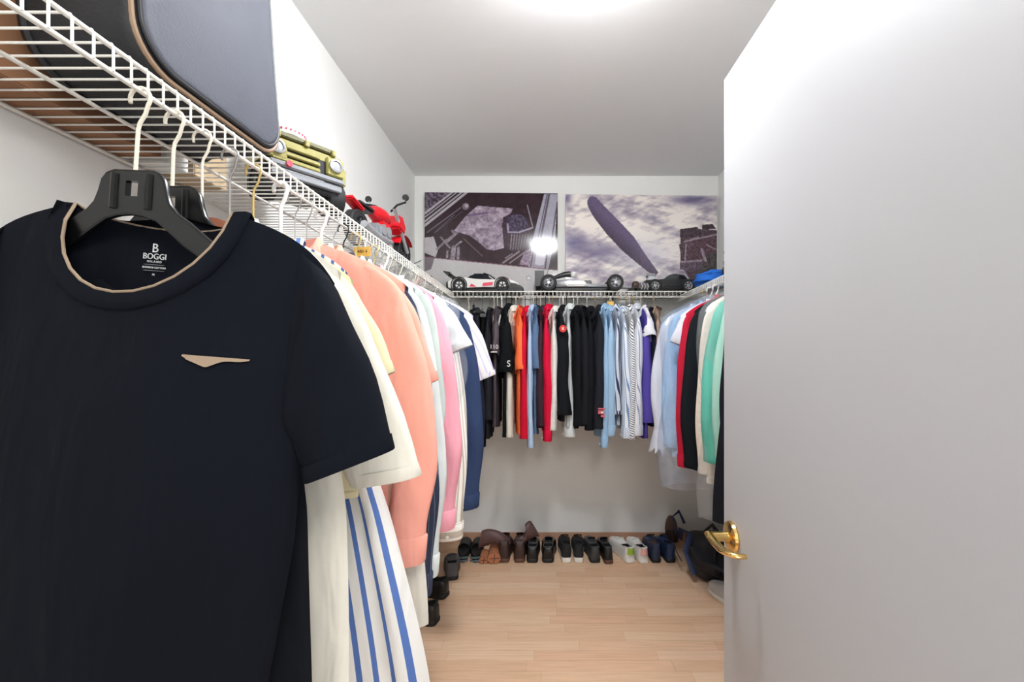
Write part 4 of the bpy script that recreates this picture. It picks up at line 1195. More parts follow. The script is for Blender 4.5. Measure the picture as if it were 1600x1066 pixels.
MB().prism([(0.10, 0.093), (0.16, 0.086), (0.20, 0.07), (0.12, 0.086)], -hwid * 0.9, hwid * 0.9).build('bonnet_stripe', M_TPINK, cr)

# silver-black open-wheel racing car model
f1 = thing('toy_racing_car', 'silver and black open-wheel toy racing car with large spoked wheels', 'toy car', (0.275, 2.835, ZS + 0.002), R(-1))
MB().box((-0.03, 0, 0.022), (0.48, 0.11, 0.012)).build('floor_pan', M_TBLK, f1, bevel=0.003)
rings = []
for x, w_, z0, z1 in ((-0.26, 0.03, 0.03, 0.075), (-0.18, 0.06, 0.028, 0.085), (-0.10, 0.075, 0.028, 0.09), (0.0, 0.075, 0.028, 0.066), (0.05, 0.05, 0.03, 0.06), (0.16, 0.032, 0.032, 0.062), (0.27, 0.02, 0.03, 0.05), (0.33, 0.012, 0.03, 0.038)):
    rings.append([(x, w_ * math.copysign(abs(math.cos(b)) ** 0.6, math.cos(b)), (z0 + z1) / 2 + (z1 - z0) / 2 * math.copysign(abs(math.sin(b)) ** 0.6, math.sin(b))) for b in [2 * math.pi * j / 16 for j in range(16)]])
MB().loft(rings).build('monocoque', M_RIM, f1)
MB().tube([(-0.26, 0, 0.07), (-0.2, 0, 0.105), (-0.13, 0, 0.128), (-0.09, 0, 0.13)], [0.006, 0.012, 0.018, 0.02], 10).build('engine_cover', M_TBLK, f1)
MB().lathe([(0, 0), (0.016, 0.004), (0.022, 0.018), (0.016, 0.034), (0, 0.04)], 14, (-0.07, 0, 0.108)).build('airbox', M_TWHT, f1)
MB().box((-0.06, -0.06, 0.055), (0.13, 0.05, 0.036)).build('side_pod', M_TWHT, f1, bevel=0.008)
MB().box((-0.06, 0.06, 0.055), (0.13, 0.05, 0.036)).build('side_pod', M_TWHT, f1, bevel=0.008)
MB().box((0.015, 0, 0.07), (0.07, 0.05, 0.03)).build('cockpit', M_TBLK, f1, bevel=0.006)
rw = MB()
for z in (0.125, 0.10):
    rw.box((-0.30, 0, z), (0.045, 0.19, 0.007), Matrix.Rotation(R(8), 3, 'Y'))
rw.build('rear_wing', M_TBLK, f1)
for sg in (-1, 1):
    MB().box((-0.295, sg * 0.097, 0.085), (0.06, 0.005, 0.1)).build('wing_end_plate', M_TBLK, f1, bevel=0.002)
    for x, r_ in ((-0.235, 0.052), (0.19, 0.052)):
        wheel(f1, (x, sg * 0.115, r_), r_, 0.05, 'y', M_RIM, sg, 6)
        MB().tube([(x, sg * 0.1, 0.052), (x - 0.02, sg * 0.03, 0.056)], 0.004, 6).build('suspension_arm', M_TBLK, f1)
        MB().tube([(x, sg * 0.1, 0.046), (x + 0.03, sg * 0.03, 0.044)], 0.004, 6).build('suspension_arm', M_TBLK, f1)
MB().tube([(-0.255, 0, 0.10), (-0.225, 0, 0.20)], 0.0018, 6).build('aerial', M_TBLK, f1)
MB().box((0.315, 0, 0.022), (0.055, 0.2, 0.008), Matrix.Rotation(R(-8), 3, 'Y')).build('front_wing', M_TBLK, f1, bevel=0.002)

# black muscle car model, nose to the left
mu = thing('toy_muscle_car', 'black brick-built toy muscle car with chrome engine parts', 'toy car', (0.825, 2.855, ZS + 0.002), R(180))
# local +x = nose (points to world -x)
MB().prism([(-0.17, 0.03), (0.15, 0.03), (0.165, 0.04), (0.16, 0.078), (0.05, 0.084), (-0.05, 0.086), (-0.17, 0.082), (-0.185, 0.06)], -0.09, 0.09).build('car_body', M_TBLK, mu, bevel=0.006)
MB().prism([(-0.13, 0.084), (0.035, 0.084), (0.0, 0.112), (-0.04, 0.122), (-0.10, 0.114)], -0.07, 0.07).build('cabin', M_GLASS, mu, bevel=0.005)
for sg in (-1, 1):
    MB().tube([(0.04, sg * 0.072, 0.086), (0.0, sg * 0.072, 0.114), (-0.04, sg * 0.072, 0.124), (-0.1, sg * 0.072, 0.116), (-0.135, sg * 0.072, 0.086)], 0.003, 6).build('window_trim', M_RIM, mu)
    for x in (-0.12, 0.095):
        wheel(mu, (x, sg * 0.083, 0.042), 0.042, 0.032, 'y', M_RIM, sg, 6)
    MB().lathe([(0, 0), (0.014, 0), (0.014, 0.006), (0, 0.008)], 12, (0.164, sg * 0.055, 0.06), 'x').build('headlamp', M_RIM, mu)
MB().box((0.1, 0, 0.1), (0.05, 0.06, 0.03)).build('blower', M_RIM, mu, bevel=0.005)
MB().box((0.1, 0, 0.12), (0.06, 0.05, 0.012)).build('air_scoop', M_TGREY, mu, bevel=0.003)
for i in range(4):
    MB().lathe([(0, 0), (0.007, 0), (0.009, 0.012), (0, 0.012)], 10, (0.08 + 0.014 * i, 0.0, 0.125)).build('intake_trumpet', M_RIM, mu)
MB().tube([(0.17, -0.085, 0.04), (0.175, 0, 0.038), (0.17, 0.085, 0.04)], 0.006, 8).build('bumper', M_RIM, mu)
eg = thing('toy_engine', 'small silver-brown toy engine in front of the black muscle car', 'toy', (0.648, 2.765, ZS + 0.002), R(10))
MB().box((0, 0, 0.035), (0.07, 0.05, 0.04)).build('engine_block', mat('pewter', (128, 116, 116), 0.35, metal=0.5), eg, bevel=0.006)
MB().lathe([(0, -0.03), (0.022, -0.03), (0.026, -0.02), (0.026, 0.0), (0, 0.0)], 16, (-0.035, 0, 0.042), 'x').build('fan_housing', M_DARKWOOD, eg)
for i in range(3):
    MB().tube([(-0.02 + 0.02 * i, -0.028, 0.05), (-0.015 + 0.02 * i, -0.04, 0.03), (-0.02 + 0.02 * i, -0.03, 0.012)], 0.005, 8).build('header_pipe', M_RIM, eg)
MB().box((0, 0, 0.012), (0.09, 0.05, 0.02)).build('engine_stand', M_TBLK, eg, bevel=0.003)


def lump(name, label, cat, loc, size, m, seed=1, amp=0.12, rz=0.0, flatb=0.0, freq=3.0):
    """Soft cloth bundle: a rounded block with folds; flat underside."""
    rg = random.Random(seed)
    ph = [rg.uniform(0, 6.28) for _ in range(6)]
    n, q = 40, 24
    rings = []
    for i in range(q + 1):
        v = math.pi * (i / q) - math.pi / 2
        ring = []
        for j in range(n):
            a = 2 * math.pi * j / n
            sq = lambda c, e: math.copysign(abs(c) ** e, c)
            x, y, z = sq(math.cos(v), 0.7) * sq(math.cos(a), 0.75), sq(math.cos(v), 0.7) * sq(math.sin(a), 0.75), sq(math.sin(v), 0.8)
            d = 1 + amp * (math.sin(freq * 2 * a + 3 * v + ph[0]) * 0.5 + math.sin(freq * 3.1 * v + 2 * a + ph[1]) * 0.5 + 0.4 * math.sin(5 * freq * z + 3 * a + ph[2])) * math.cos(v) ** 0.5 if abs(math.cos(v)) > 1e-6 else 1
            ring.append((x * d * size[0] / 2, y * d * size[1] / 2, max(0.0, (z * d * 0.5 + 0.5) * size[2] - flatb)))
        rings.append(ring)
    o = MB().loft(rings)
    r = thing(name, label, cat, loc, rz)
    o.build('cloth', m, r, angle=80, doubles=True)
    return r


lump('folded_cloth', 'bright blue cloth bundle on the right shelf beside the black toy car', 'cloth', (1.055, 2.60, ZS + 0.002), (0.22, 0.24, 0.10), cloth('bright_blue_cloth', (52, 118, 214)), 3, 0.1, 0.3)
lump('folded_jacket', 'grey-brown folded jacket on the right shelf behind the blue bundle', 'jacket', (1.13, 2.33, ZS + 0.002), (0.21, 0.28, 0.24), cloth('grey_brown_cloth', (92, 88, 86)), 8, 0.12, 0.2)
lump('rolled_blanket', 'pale mauve rolled blanket leaning by the grey-brown jacket', 'blanket', (1.125, 2.06, ZS + 0.002), (0.2, 0.22, 0.16), cloth('mauve_knit', (150, 138, 146), 0.8, 60), 12, 0.08, 0.1)

# ---------------------------------------------------------------- pictures on the back wall
def vnoise(X, Y, seed):
    rg = np.random.RandomState(seed)
    G = rg.rand(64, 64)
    xi, yi = np.floor(X).astype(int), np.floor(Y).astype(int)
    fx, fy = X - xi, Y - yi
    fx, fy = fx * fx * (3 - 2 * fx), fy * fy * (3 - 2 * fy)
    g = lambda a, b: G[a % 64, b % 64]
    return (g(xi, yi) * (1 - fx) + g(xi + 1, yi) * fx) * (1 - fy) + (g(xi, yi + 1) * (1 - fx) + g(xi + 1, yi + 1) * fx) * fy


def fbm(X, Y, seed, oct_=5):
    s = 0; a = 0.5
    for i in range(oct_):
        s = s + a * vnoise(X, Y, seed + i); X = X * 2.03; Y = Y * 2.03; a *= 0.5
    return s


def inpoly(X, Y, poly):
    r = np.zeros(X.shape, bool)
    n = len(poly)
    for i in range(n):
        x0, y0 = poly[i]; x1, y1 = poly[(i + 1) % n]
        if y0 == y1: continue
        c = ((y0 > Y) != (y1 > Y)) & (X < (x1 - x0) * (Y - y0) / (y1 - y0) + x0)
        r ^= c
    return r


def seg(X, Y, a, b, w):
    ax, ay = a; bx, by = b
    t_ = np.clip(((X - ax) * (bx - ax) + (Y - ay) * (by - ay)) / ((bx - ax) ** 2 + (by - ay) ** 2), 0, 1)
    return (X - ax - t_ * (bx - ax)) ** 2 + (Y - ay - t_ * (by - ay)) ** 2 < w * w


def picture(label, x0, x1, z0, z1, xr, yr, paint, tilt, ytop):
    nx, ny = 300, 216
    U, V = np.meshgrid(np.linspace(0, 1, nx), np.linspace(0, 1, ny))
    X = xr[0] + U * (xr[1] - xr[0]); Y = yr[0] + (1 - V) * (yr[1] - yr[0])
    col = np.zeros((ny, nx, 3)); paint(X, Y, col)
    col = np.clip(col / 255.0, 0, 1)
    lc = np.where(col <= 0.04045, col / 12.92, ((col + 0.055) / 1.055) ** 2.4)
    w, h = x1 - x0, z1 - z0
    r = thing('wall_picture', label, 'picture', ((x0 + x1) / 2, ytop, z0), 0, 'pictures on the back wall', rx=tilt)
    r.rotation_euler[2] = R(1.4)
    MB().box((0, 0.006, h / 2), (w, 0.010, h)).build('board', mat('board_edge', (214, 206, 190), 0.7), r, bevel=0.002)
    vs = np.stack([(U - 0.5) * w, np.full_like(U, -0.0004), V * h], -1).reshape(-1, 3)
    idx = np.arange(nx * ny).reshape(ny, nx)
    fs = np.stack([idx[:-1, :-1], idx[:-1, 1:], idx[1:, 1:], idx[1:, :-1]], -1).reshape(-1, 4)
    me = bpy.data.meshes.new('print')
    me.from_pydata(vs.tolist(), [], fs.tolist())
    ca = me.color_attributes.new('ink', 'FLOAT_COLOR', 'POINT')
    ca.data.foreach_set('color', np.concatenate([lc.reshape(-1, 3), np.ones((nx * ny, 1))], 1).astype(np.float32).ravel())
    m = bpy.data.materials.get('glossy_print')
    if not m:
        m = bpy.data.materials.new('glossy_print'); m.use_nodes = True
        p = m.node_tree.nodes['Principled BSDF']
        vc = m.node_tree.nodes.new('ShaderNodeVertexColor'); vc.layer_name = 'ink'
        m.node_tree.links.new(vc.outputs['Color'], p.inputs['Base Color'])
        p.inputs['Roughness'].default_value = 0.09
        p.inputs['Specular IOR Level'].default_value = 0.5
    me.materials.append(m)
    o = bpy.data.objects.new('print', me); C.objects.link(o); o.parent = r
    return r


def paint_cockpit(X, Y, c):
    n1 = fbm(X / 40, Y / 40, 1); n2 = fbm(X / 14, Y / 14, 7)
    c[:] = np.array((50, 32, 40)) + (n1[..., None] - 0.5) * np.array((26, 20, 26))
    def fill(poly, col, nz=0, nn=None):
        m_ = inpoly(X, Y, poly); k_ = (nn if nn is not None else n2)[m_][:, None]
        c[m_] = np.array(col) + (k_ - 0.5) * nz
    fill([(145, 125), (380, 125), (145, 315)], (96, 84, 98), 170)
    fill([(372, 125), (520, 125), (145, 432), (145, 300)], (178, 170, 178), 30)
    for a, b, w in (((405, 125), (145, 332), 6), ((440, 125), (145, 362), 9), ((480, 125), (145, 398), 5)):
        c[seg(X, Y, a, b, w)] = (58, 46, 54)
    for a, b, w, q in (((455, 258), (165, 478), 4, 120), ((400, 320), (230, 480), 3, 104), ((470, 290), (250, 470), 3, 80)):
        c[seg(X, Y, a, b, w)] = (q, q * 0.9, q)
    c[(X - 497) ** 2 + (Y - 247) ** 2 < 30 ** 2] = (120, 104, 116)
    c[(X - 505) ** 2 + (Y - 240) ** 2 < 17 ** 2] = (176, 166, 176)
    fill([(600, 240), (905, 262), (890, 300), (835, 335), (812, 400), (828, 610), (740, 632), (680, 622), (600, 552), (530, 502), (395, 462), (500, 330)], (158, 142, 158), 190, fbm(X / 30, Y / 30, 55) * 0.7 + n2 * 0.3)
    c[seg(X, Y, (480, 330), (690, 300), 9) & inpoly(X, Y, [(500, 330), (600, 240), (905, 262), (812, 400)])] = (112, 92, 122)
    fill([(820, 340), (880, 310), (970, 325), (1060, 420), (1075, 520), (1040, 640), (900, 640), (830, 600)], (62, 46, 56), 60)
    m_ = ((X - 940) / 95) ** 2 + ((Y - 395) / 85) ** 2 < 1
    c[m_] = np.array((72, 62, 84)) + (n2[m_][:, None] - 0.5) * 110
    for i in range(7):
        c[seg(X, Y, (895 + i * 24, 490), (885 + i * 21, 620), 5)] = (136 - 8 * i, 122 - 8 * i, 132 - 8 * i)
    for a, b in (((860, 400), (865, 470)), ((865, 470), (960, 470)), ((960, 470), (1070, 432))):
        c[seg(X, Y, a, b, 7)] = (160, 150, 172)
    c[seg(X, Y, (1030, 230), (1080, 430), 4)] = (150, 140, 150)
    fill([(1178, 130), (1295, 130), (1270, 560), (1070, 560)], (168, 166, 180), 24)
    for a, b, w in (((1205, 130), (1115, 560), 5), ((1222, 130), (1140, 560), 9), ((1292, 200), (1240, 560), 6)):
        c[seg(X, Y, a, b, w)] = (92, 82, 96)
    fill([(1070, 600), (1250, 620), (1215, 795), (1040, 775)], (150, 144, 156), 30)
    fill([(1110, 650), (1190, 655), (1175, 760), (1095, 755)], (196, 192, 204), 20)
    c[seg(X, Y, (1205, 650), (1185, 785), 7)] = (70, 56, 66)
    c[seg(X, Y, (1085, 620), (1060, 770), 5)] = (76, 62, 72)
    fill([(1000, 660), (1060, 610), (1050, 765), (960, 755)], (150, 132, 150), 120)
    fill([(145, 522), (222, 515), (258, 632), (238, 695), (145, 655)], (186, 180, 184), 30)
    for a, b, w in (((285, 520), (360, 610), 7), ((250, 625), (330, 545), 9), ((330, 560), (420, 480), 13), ((380, 460), (400, 490), 10), ((395, 610), (385, 705), 20), ((435, 610), (432, 705), 12), ((400, 600), (460, 555), 9), ((340, 640), (338, 690), 9)):
        m_ = seg(X, Y, a, b, w); c[m_] = np.array((136, 122, 132)) + (n2[m_][:, None] - 0.5) * 110
    c[seg(X, Y, (480, 530), (640, 680), 5)] = (96, 78, 82)
    for a, b, w in (((820, 740), (960, 640), 8), ((880, 740), (1030, 630), 6), ((840, 700), (900, 660), 5)):
        c[seg(X, Y, a, b, w)] = (140, 122, 130)
    fill([(145, 690), (1295, 800), (1295, 1010), (145, 1010)], (192, 189, 190), 14)
    fill([(145, 690), (230, 700), (200, 800), (145, 820)], (120, 110, 118), 20)
    c[seg(X, Y, (145, 692), (1295, 803), 4)] = (120, 82, 94)
    c[((X - 1045) / 24) ** 2 + ((Y - 873) / 22) ** 2 < 1] = (150, 148, 150)
    c[((X - 1045) / 17) ** 2 + ((Y - 873) / 15) ** 2 < 1] = (214, 212, 212)


def paint_propeller(X, Y, c):
    xs = X + 0.35 * Y
    n1 = fbm(xs / 300, (Y - 0.25 * X) / 70, 21); n2 = fbm(xs / 60, (Y + 0.2 * X) / 28, 33); n3 = fbm(X / 9, Y / 9, 41)
    v = np.clip((0.62 * n1 + 0.38 * n2 - 0.25) / 0.32, 0, 1)[..., None]
    c[:] = np.array((134, 124, 146)) * (1 - v) + np.array((246, 238, 230)) * v
    dk = np.exp(-(((X - 180) / 130) ** 2 + ((Y - 560) / 80) ** 2)) + 1.1 * np.exp(-(((X - 1180) / 190) ** 2 + ((Y - 190) / 40) ** 2)) + 0.7 * np.exp(-(((X - 440) / 150) ** 2 + ((Y - 620) / 50) ** 2)) + 0.8 * np.exp(-(((X - 130) / 40) ** 2 + ((Y - 180) / 60) ** 2))
    dk = (np.clip(dk, 0, 1) * (0.35 + 0.9 * n2))[..., None]
    dk = np.clip(dk, 0, 0.85)
    c[:] = c * (1 - dk) + np.array((88, 80, 120)) * dk
    br = np.clip(np.exp(-(((X - 760) / 200) ** 2 + ((Y - 640) / 110) ** 2)), 0, 1)[..., None] * 0.7
    c[:] = c * (1 - br) + np.array((206, 202, 218)) * br
    prop = [(297, 200), (310, 175), (335, 163), (372, 178), (450, 262), (560, 372), (680, 500), (760, 622), (830, 722), (882, 792), (862, 815), (800, 792), (700, 712), (580, 612), (450, 472), (350, 342), (305, 262), (294, 225)]
    m_ = inpoly(X, Y, prop)
    g = np.clip((X[m_] * 0.68 - Y[m_] * 0.74 + 100) / 160, 0, 1)[:, None]
    c[m_] = np.array((58, 44, 58)) * (1 - g) + np.array((104, 92, 122)) * g + (n3[m_][:, None] - 0.5) * 22
    for poly, col in (([(1062, 440), (1225, 430), (1372, 440), (1372, 960), (1190, 960), (1100, 775), (1062, 760)], (74, 56, 64)), ([(1060, 432), (1200, 412), (1236, 462), (1226, 500), (1060, 500)], (58, 42, 52)), ([(1090, 525), (1240, 505), (1362, 470), (1370, 650), (1300, 645), (1270, 780), (1095, 720)], (82, 58, 68)),
                      ([(1060, 700), (1250, 690), (1260, 770), (1060, 765)], (84, 68, 82)), ([(1242, 395), (1330, 386), (1360, 430), (1240, 432)], (52, 38, 46)), ([(1050, 560), (1085, 545), (1095, 700), (1075, 700)], (70, 50, 60)),
                      ([(1260, 640), (1372, 620), (1372, 930), (1200, 930)], (66, 58, 58))):
        m_ = inpoly(X, Y, poly)
        c[m_] = np.array(col) + (n3[m_][:, None] - 0.42) * 95
    for a, b, w in (((1095, 535), (1360, 475), 6), ((1110, 560), (1100, 700), 6), ((1240, 600), (1270, 690), 12), ((1070, 705), (1240, 690), 8), ((1150, 520), (1210, 500), 8), ((1280, 560), (1360, 600), 5)):
        m_ = seg(X, Y, a, b, w); c[m_] = np.array((150, 132, 144)) + (n3[m_][:, None] - 0.5) * 80


picture('brown and mauve photo print of a car interior seen through the window', -0.829, 0.106, 1.742, 2.466, (145, 1295), (125, 1030), paint_cockpit, R(0.4), YB - 0.034)
picture('cloudy mauve photo print of a propeller blade and engine', 0.160, 1.232, 1.742, 2.450, (118, 1365), (152, 985), paint_propeller, R(0.4), YB - 0.036)

# ---------------------------------------------------------------- shoes along the back wall
def shoe(label, loc, rz, upper, sole_m, L=0.285, W=0.1, high=0.0, tab=None, laces=None, sole_h=0.026, name='shoe', lining=None, roll=0.0, stripe=None, group='shoes lined up along the back wall', cat='shoe', trim=None):
    """Low shoe, local +y = toe."""
    r = thing(name, label, cat, loc, rz, group)
    if roll: r.rotation_euler[1] = roll
    T = [0.0, 0.03, 0.1, 0.22, 0.36, 0.48, 0.6, 0.74, 0.87, 0.95, 1.0]
    HW = [0.45, 0.64, 0.74, 0.74, 0.76, 0.88, 0.98, 1.0, 0.86, 0.62, 0.25]
    HT = [0.060, 0.072, 0.070, 0.058, 0.056, 0.068, 0.066, 0.052, 0.042, 0.036, 0.022]
    yy = [-L / 2 + L * q for q in T]
    hw = [W / 2 * q for q in HW]
    sb_ = MB()
    n = 22
    rings = []
    for sc_, z in ((0.96, 0.0), (1.02, 0.004), (1.03, sole_h * 0.8), (1.0, sole_h)):
        ring = [(hw[i] * sc_, yy[i] * sc_, z) for i in range(len(T))] + [(-hw[i] * sc_, yy[i] * sc_, z) for i in range(len(T) - 1, -1, -1)]
        rings.append(ring)
    sb_.loft(rings); sb_.build('sole', sole_m, r, angle=50)
    up, ln = MB(), MB()
    rings, inner = [], []
    nr = 17
    for i in range(len(T)):
        open_ = T[i] < 0.46
        ring, inn = [], []
        h = HT[i] + (high if T[i] < 0.5 else high * max(0, 1 - (T[i] - 0.5) / 0.25))
        for j in range(nr):
            a = math.pi * j / (nr - 1)
            cs = math.cos(a); sn = math.sin(a)
            x = hw[i] * math.copysign(abs(cs) ** 0.6, cs)
            z = sole_h + h * sn ** 0.7
            if open_:
                # walls rise to the collar, the middle is the opening
                e = 0.62
                if abs(cs) < e:
                    x = hw[i] * 0.78 * cs / e; z = sole_h + h
                else:
                    q = (1 - abs(cs)) / (1 - e)
                    x = math.copysign(hw[i] * lerp(1.0, 0.80, q ** 1.5), cs); z = sole_h + h * (q ** 0.6)
            ring.append((x, yy[i], z))
        rings.append(ring)
    k = len([q for q in T if q < 0.46])
    # outer faces, skipping the opening
    vs = [p for rg_ in rings for p in rg_]; fs = []
    for i in range(len(T) - 1):
        for j in range(nr - 1):
            mid = 0.5 * (math.cos(math.pi * j / (nr - 1)) + math.cos(math.pi * (j + 1) / (nr - 1)))
            if 1 <= i < k - 1 and abs(mid) < 0.58: continue
            a = i * nr + j
            fs.append((a, a + 1, a + nr + 1, a + nr))
    fs.append(tuple(range(nr)))
    fs.append(tuple((len(T) - 1) * nr + j for j in range(nr - 1, -1, -1)))
    up.add(vs, fs); up.build('upper', upper, r, angle=65)
    lr = []
    for i in range(1, k):
        h = HT[i] + high; f = hw[i] * 0.77
        lr.append([(f, yy[i], sole_h + h - 0.001), (f * 0.92, yy[i], sole_h + 0.012), (0, yy[i], sole_h + 0.008), (-f * 0.92, yy[i], sole_h + 0.012), (-f, yy[i], sole_h + h - 0.001)])
    ln.loft(lr, False, True, True); ln.build('lining', lining or mat('shoe_lining', (30, 28, 28), 0.9), r)
    # collar rim and tongue
    rim = [(hw[i] * 0.79, yy[i], sole_h + HT[i] + high) for i in range(1, k)] + [(-hw[i] * 0.79, yy[i], sole_h + HT[i] + high) for i in range(k - 1, 0, -1)]
    MB().tube(rim, 0.0035, 6, closed=True).build('collar', upper, r)
    tng = MB()
    tng.loft([[(x * 0.026, L * (0.00 + 0.08 * (1 - q)), sole_h + 0.048 + high + 0.030 * q + 0.004 * math.cos(x * 1.5)) for x in (-1, -0.5, 0, 0.5, 1)] for q in (0, 0.5, 1)], False, False, False)
    tng.build('tongue', upper, r)
    if laces:
        for q in range(4):
            y_ = L * (0.03 + 0.055 * q); z_ = sole_h + high * max(0, 1 - q / 3) + 0.071 - 0.004 * q
            sgn = 1 if q % 2 else -1
            MB().tube([(-0.026, y_ - 0.006 * sgn, z_ - 0.008), (0, y_, z_ + 0.002), (0.026, y_ + 0.006 * sgn, z_ - 0.008)], 0.0025, 6).build('lace', laces, r)
    if tab:
        tb = MB()
        rows = []
        for q in (0, 0.5, 1):
            rows.append([(hw[1] * 1.02 * math.sin(a) * (1 - 0.15 * q), yy[0] - 0.004 - 0.006 * math.cos(a) + 0.012 * (abs(a) / 1.2) ** 2, sole_h + 0.030 + 0.042 * q) for a in [R(-62 + 124 * i / 8) for i in range(9)]])
        tb.loft(rows, False, False, False); tb.build('heel_tab', tab, r)
    if trim:
        MB().tube([(hw[i] * 1.03, yy[i], sole_h + 0.003) for i in range(1, len(T))], 0.0025, 6).build('welt', trim, r)
    return r


LEA = mat('black_leather', (24, 24, 26), 0.35, spec=0.5, bump=0.1, bscale=120)
LEAB = mat('black_polished_leather', (18, 18, 20), 0.18)
SUE = mat('black_suede', (30, 32, 34), 0.85, bump=0.3, bscale=150)
GRYF = mat('grey_felt', (92, 90, 92), 0.9, bump=0.2, bscale=120)
DKBR = mat('dark_brown_leather', (58, 40, 36), 0.45, bump=0.2, bscale=60, var=0.15)
BRBOOT = mat('brown_boot_leather', (88, 62, 60), 0.5, bump=0.3, bscale=30, var=0.12)
WHL = mat('white_leather', (228, 226, 222), 0.45)
WSOLE = mat('white_rubber', (226, 222, 214), 0.6)
BSOLE = mat('black_sole', (20, 20, 22), 0.6)
BRSOLE = mat('brown_sole', (92, 60, 44), 0.6)
GRN = mat('green_tab', (148, 186, 60), 0.6)
PNK = mat('pink_tab', (230, 176, 170), 0.6)
BLUL = mat('navy_shoe', (38, 48, 74), 0.6, var=0.1)
NAVBR = mat('brown_suede_shoe', (110, 82, 72), 0.8)
BLACE = mat('black_lace', (26, 26, 26), 0.8)
WLACE = mat('white_lace', (232, 230, 226), 0.8)
BRLACE = mat('brown_lace', (120, 96, 76), 0.8)
YSH = YB - 0.195


def px(x): return (x - 848) / 665.0 * (YSH - 0.13)


# striped slides
for i, X in enumerate((-0.520, -0.436)):
    s = thing('slide_sandal', 'black slide sandal with grey and teal bands ' + ('beside the dark grey felt slipper', 'next to the small cork sole')[i], 'sandal', (X, YSH - 0.01, 0.001), R(4), 'striped slide sandals')
    oul = [(0.036 * math.cos(a) * (1.15 if math.sin(a) > 0 else 1), 0.13 * math.sin(a)) for a in [2 * math.pi * j / 24 for j in range(24)]]
    MB().loft([[(a, b, 0.0) for a, b in oul], [(a * 1.06, b * 1.02, 0.01) for a, b in oul], [(a * 1.06, b * 1.02, 0.042) for a, b in oul], [(a, b, 0.046) for a, b in oul]]).build('footbed', BSOLE, s)
    for nm, z0, mm, ya, yb_ in (('strap', 1.0, BSOLE, -0.02, 0.10),):
        rows = []
        for q in range(7):
            yq = lerp(ya, yb_, q / 6)
            rows.append([(0.043 * math.cos(R(180 - 180 * j / 12)), yq, 0.02 + 0.058 * math.sin(R(180 * j / 12)) * (1 - 0.15 * q / 6)) for j in range(13)])
        MB().loft(rows, False, False, False).build('strap', mm, s)
    hl = MB()
    hl.loft([[(0.037 * math.sin(a), -0.136 + 0.02 * (1 - math.cos(a)), z) for a in [R(-75 + 150 * j / 10) for j in range(11)]] for z in (0.008, 0.020)], False, False, False)
    hl.build('heel_band', mat('grey_band', (98, 108, 116), 0.6), s)
    hl = MB()
    hl.loft([[(0.038 * math.sin(a), -0.137 + 0.02 * (1 - math.cos(a)), z) for a in [R(-75 + 150 * j / 10) for j in range(11)]] for z in (0.028, 0.041)], False, False, False)
    hl.build('heel_stripe', mat('slate_teal', (84, 104, 112), 0.6), s)
shoe('dark grey felt slipper half hidden by the striped shirt cuff', (-0.555, YSH - 0.24, 0.0), R(12), GRYF, BSOLE, L=0.24, name='slipper', cat='slipper')
# cork soled sandals standing on edge, soles to the room
for X, z0, sc_, lb in ((-0.374, 0.052, 0.5, 'small orange-brown cork sandal sole upright beside the slides'), (-0.308, 0.034, 0.75, 'larger orange-brown cork sandal sole propped in front of the brown boots')):
    s = thing('cork_sandal', lb, 'sandal', (X, YSH - 0.15, 0.001), R(3), 'cork sandals')
    oul = [(0.055 * sc_ * math.cos(a), 0.044 * sc_ * math.sin(a) + 0.044 * sc_) for a in [2 * math.pi * j / 24 for j in range(24)]]
    MB().loft([[(a * 0.96, -0.006, 0.0 + b * 0.97) for a, b in oul], [(a, 0.0, b) for a, b in oul], [(a, 0.016, b) for a, b in oul], [(a * 0.95, 0.2 * sc_, b * 0.96 + 0.006) for a, b in oul]]).build('cork_sole', mat('cork', (176, 112, 78), 0.8, var=0.15, vscale=60), s)
    MB().tube([(0.0, -0.008, 0.004), (0.004, -0.008, 0.086 * sc_)], 0.0022, 6).build('sole_groove', DKBR, s)
    MB().tube([(-0.04 * sc_, -0.008, 0.045 * sc_), (0.045 * sc_, -0.008, 0.05 * sc_)], 0.0018, 6).build('sole_groove', DKBR, s)


def boot(label, loc, rz, flop, seed):
    r = shoe(label, loc, rz, DKBR, BRSOLE, L=0.28, W=0.096, high=0.03, name='ankle_boot', group='brown slouched boots', cat='boot', lining=BRBOOT)
    rg = random.Random(seed)
    rings = []
    for i in range(12):
        a = i / 11
        cx = flop[0] * a ** 1.1; cy = -0.075 + flop[1] * a; cz = 0.10 + flop[2] * math.sin(a * math.pi * flop[3])
        w1, w2 = 0.040 + 0.022 * a, 0.036 - 0.012 * a
        ax = Vector((-flop[2] * 0.8, 0, abs(flop[0]))).normalized() if flop[0] > 0 else Vector((flop[2] * 0.8, 0, abs(flop[0]))).normalized()
        ax = Vector((1, 0, 0)).lerp(ax, min(1, a * 1.6)).normalized()
        rings.append([Vector((cx, cy, cz)) + ax * (w1 * math.cos(b) * (1 + 0.06 * math.sin(8 * a + b))) + Vector((0, 1, 0)) * (w2 * 1.1 * math.sin(b)) for b in [2 * math.pi * j / 20 for j in range(20)]])
    MB().loft(rings, True, True, False).build('slouched_shaft', BRBOOT, r, angle=80)
    return r


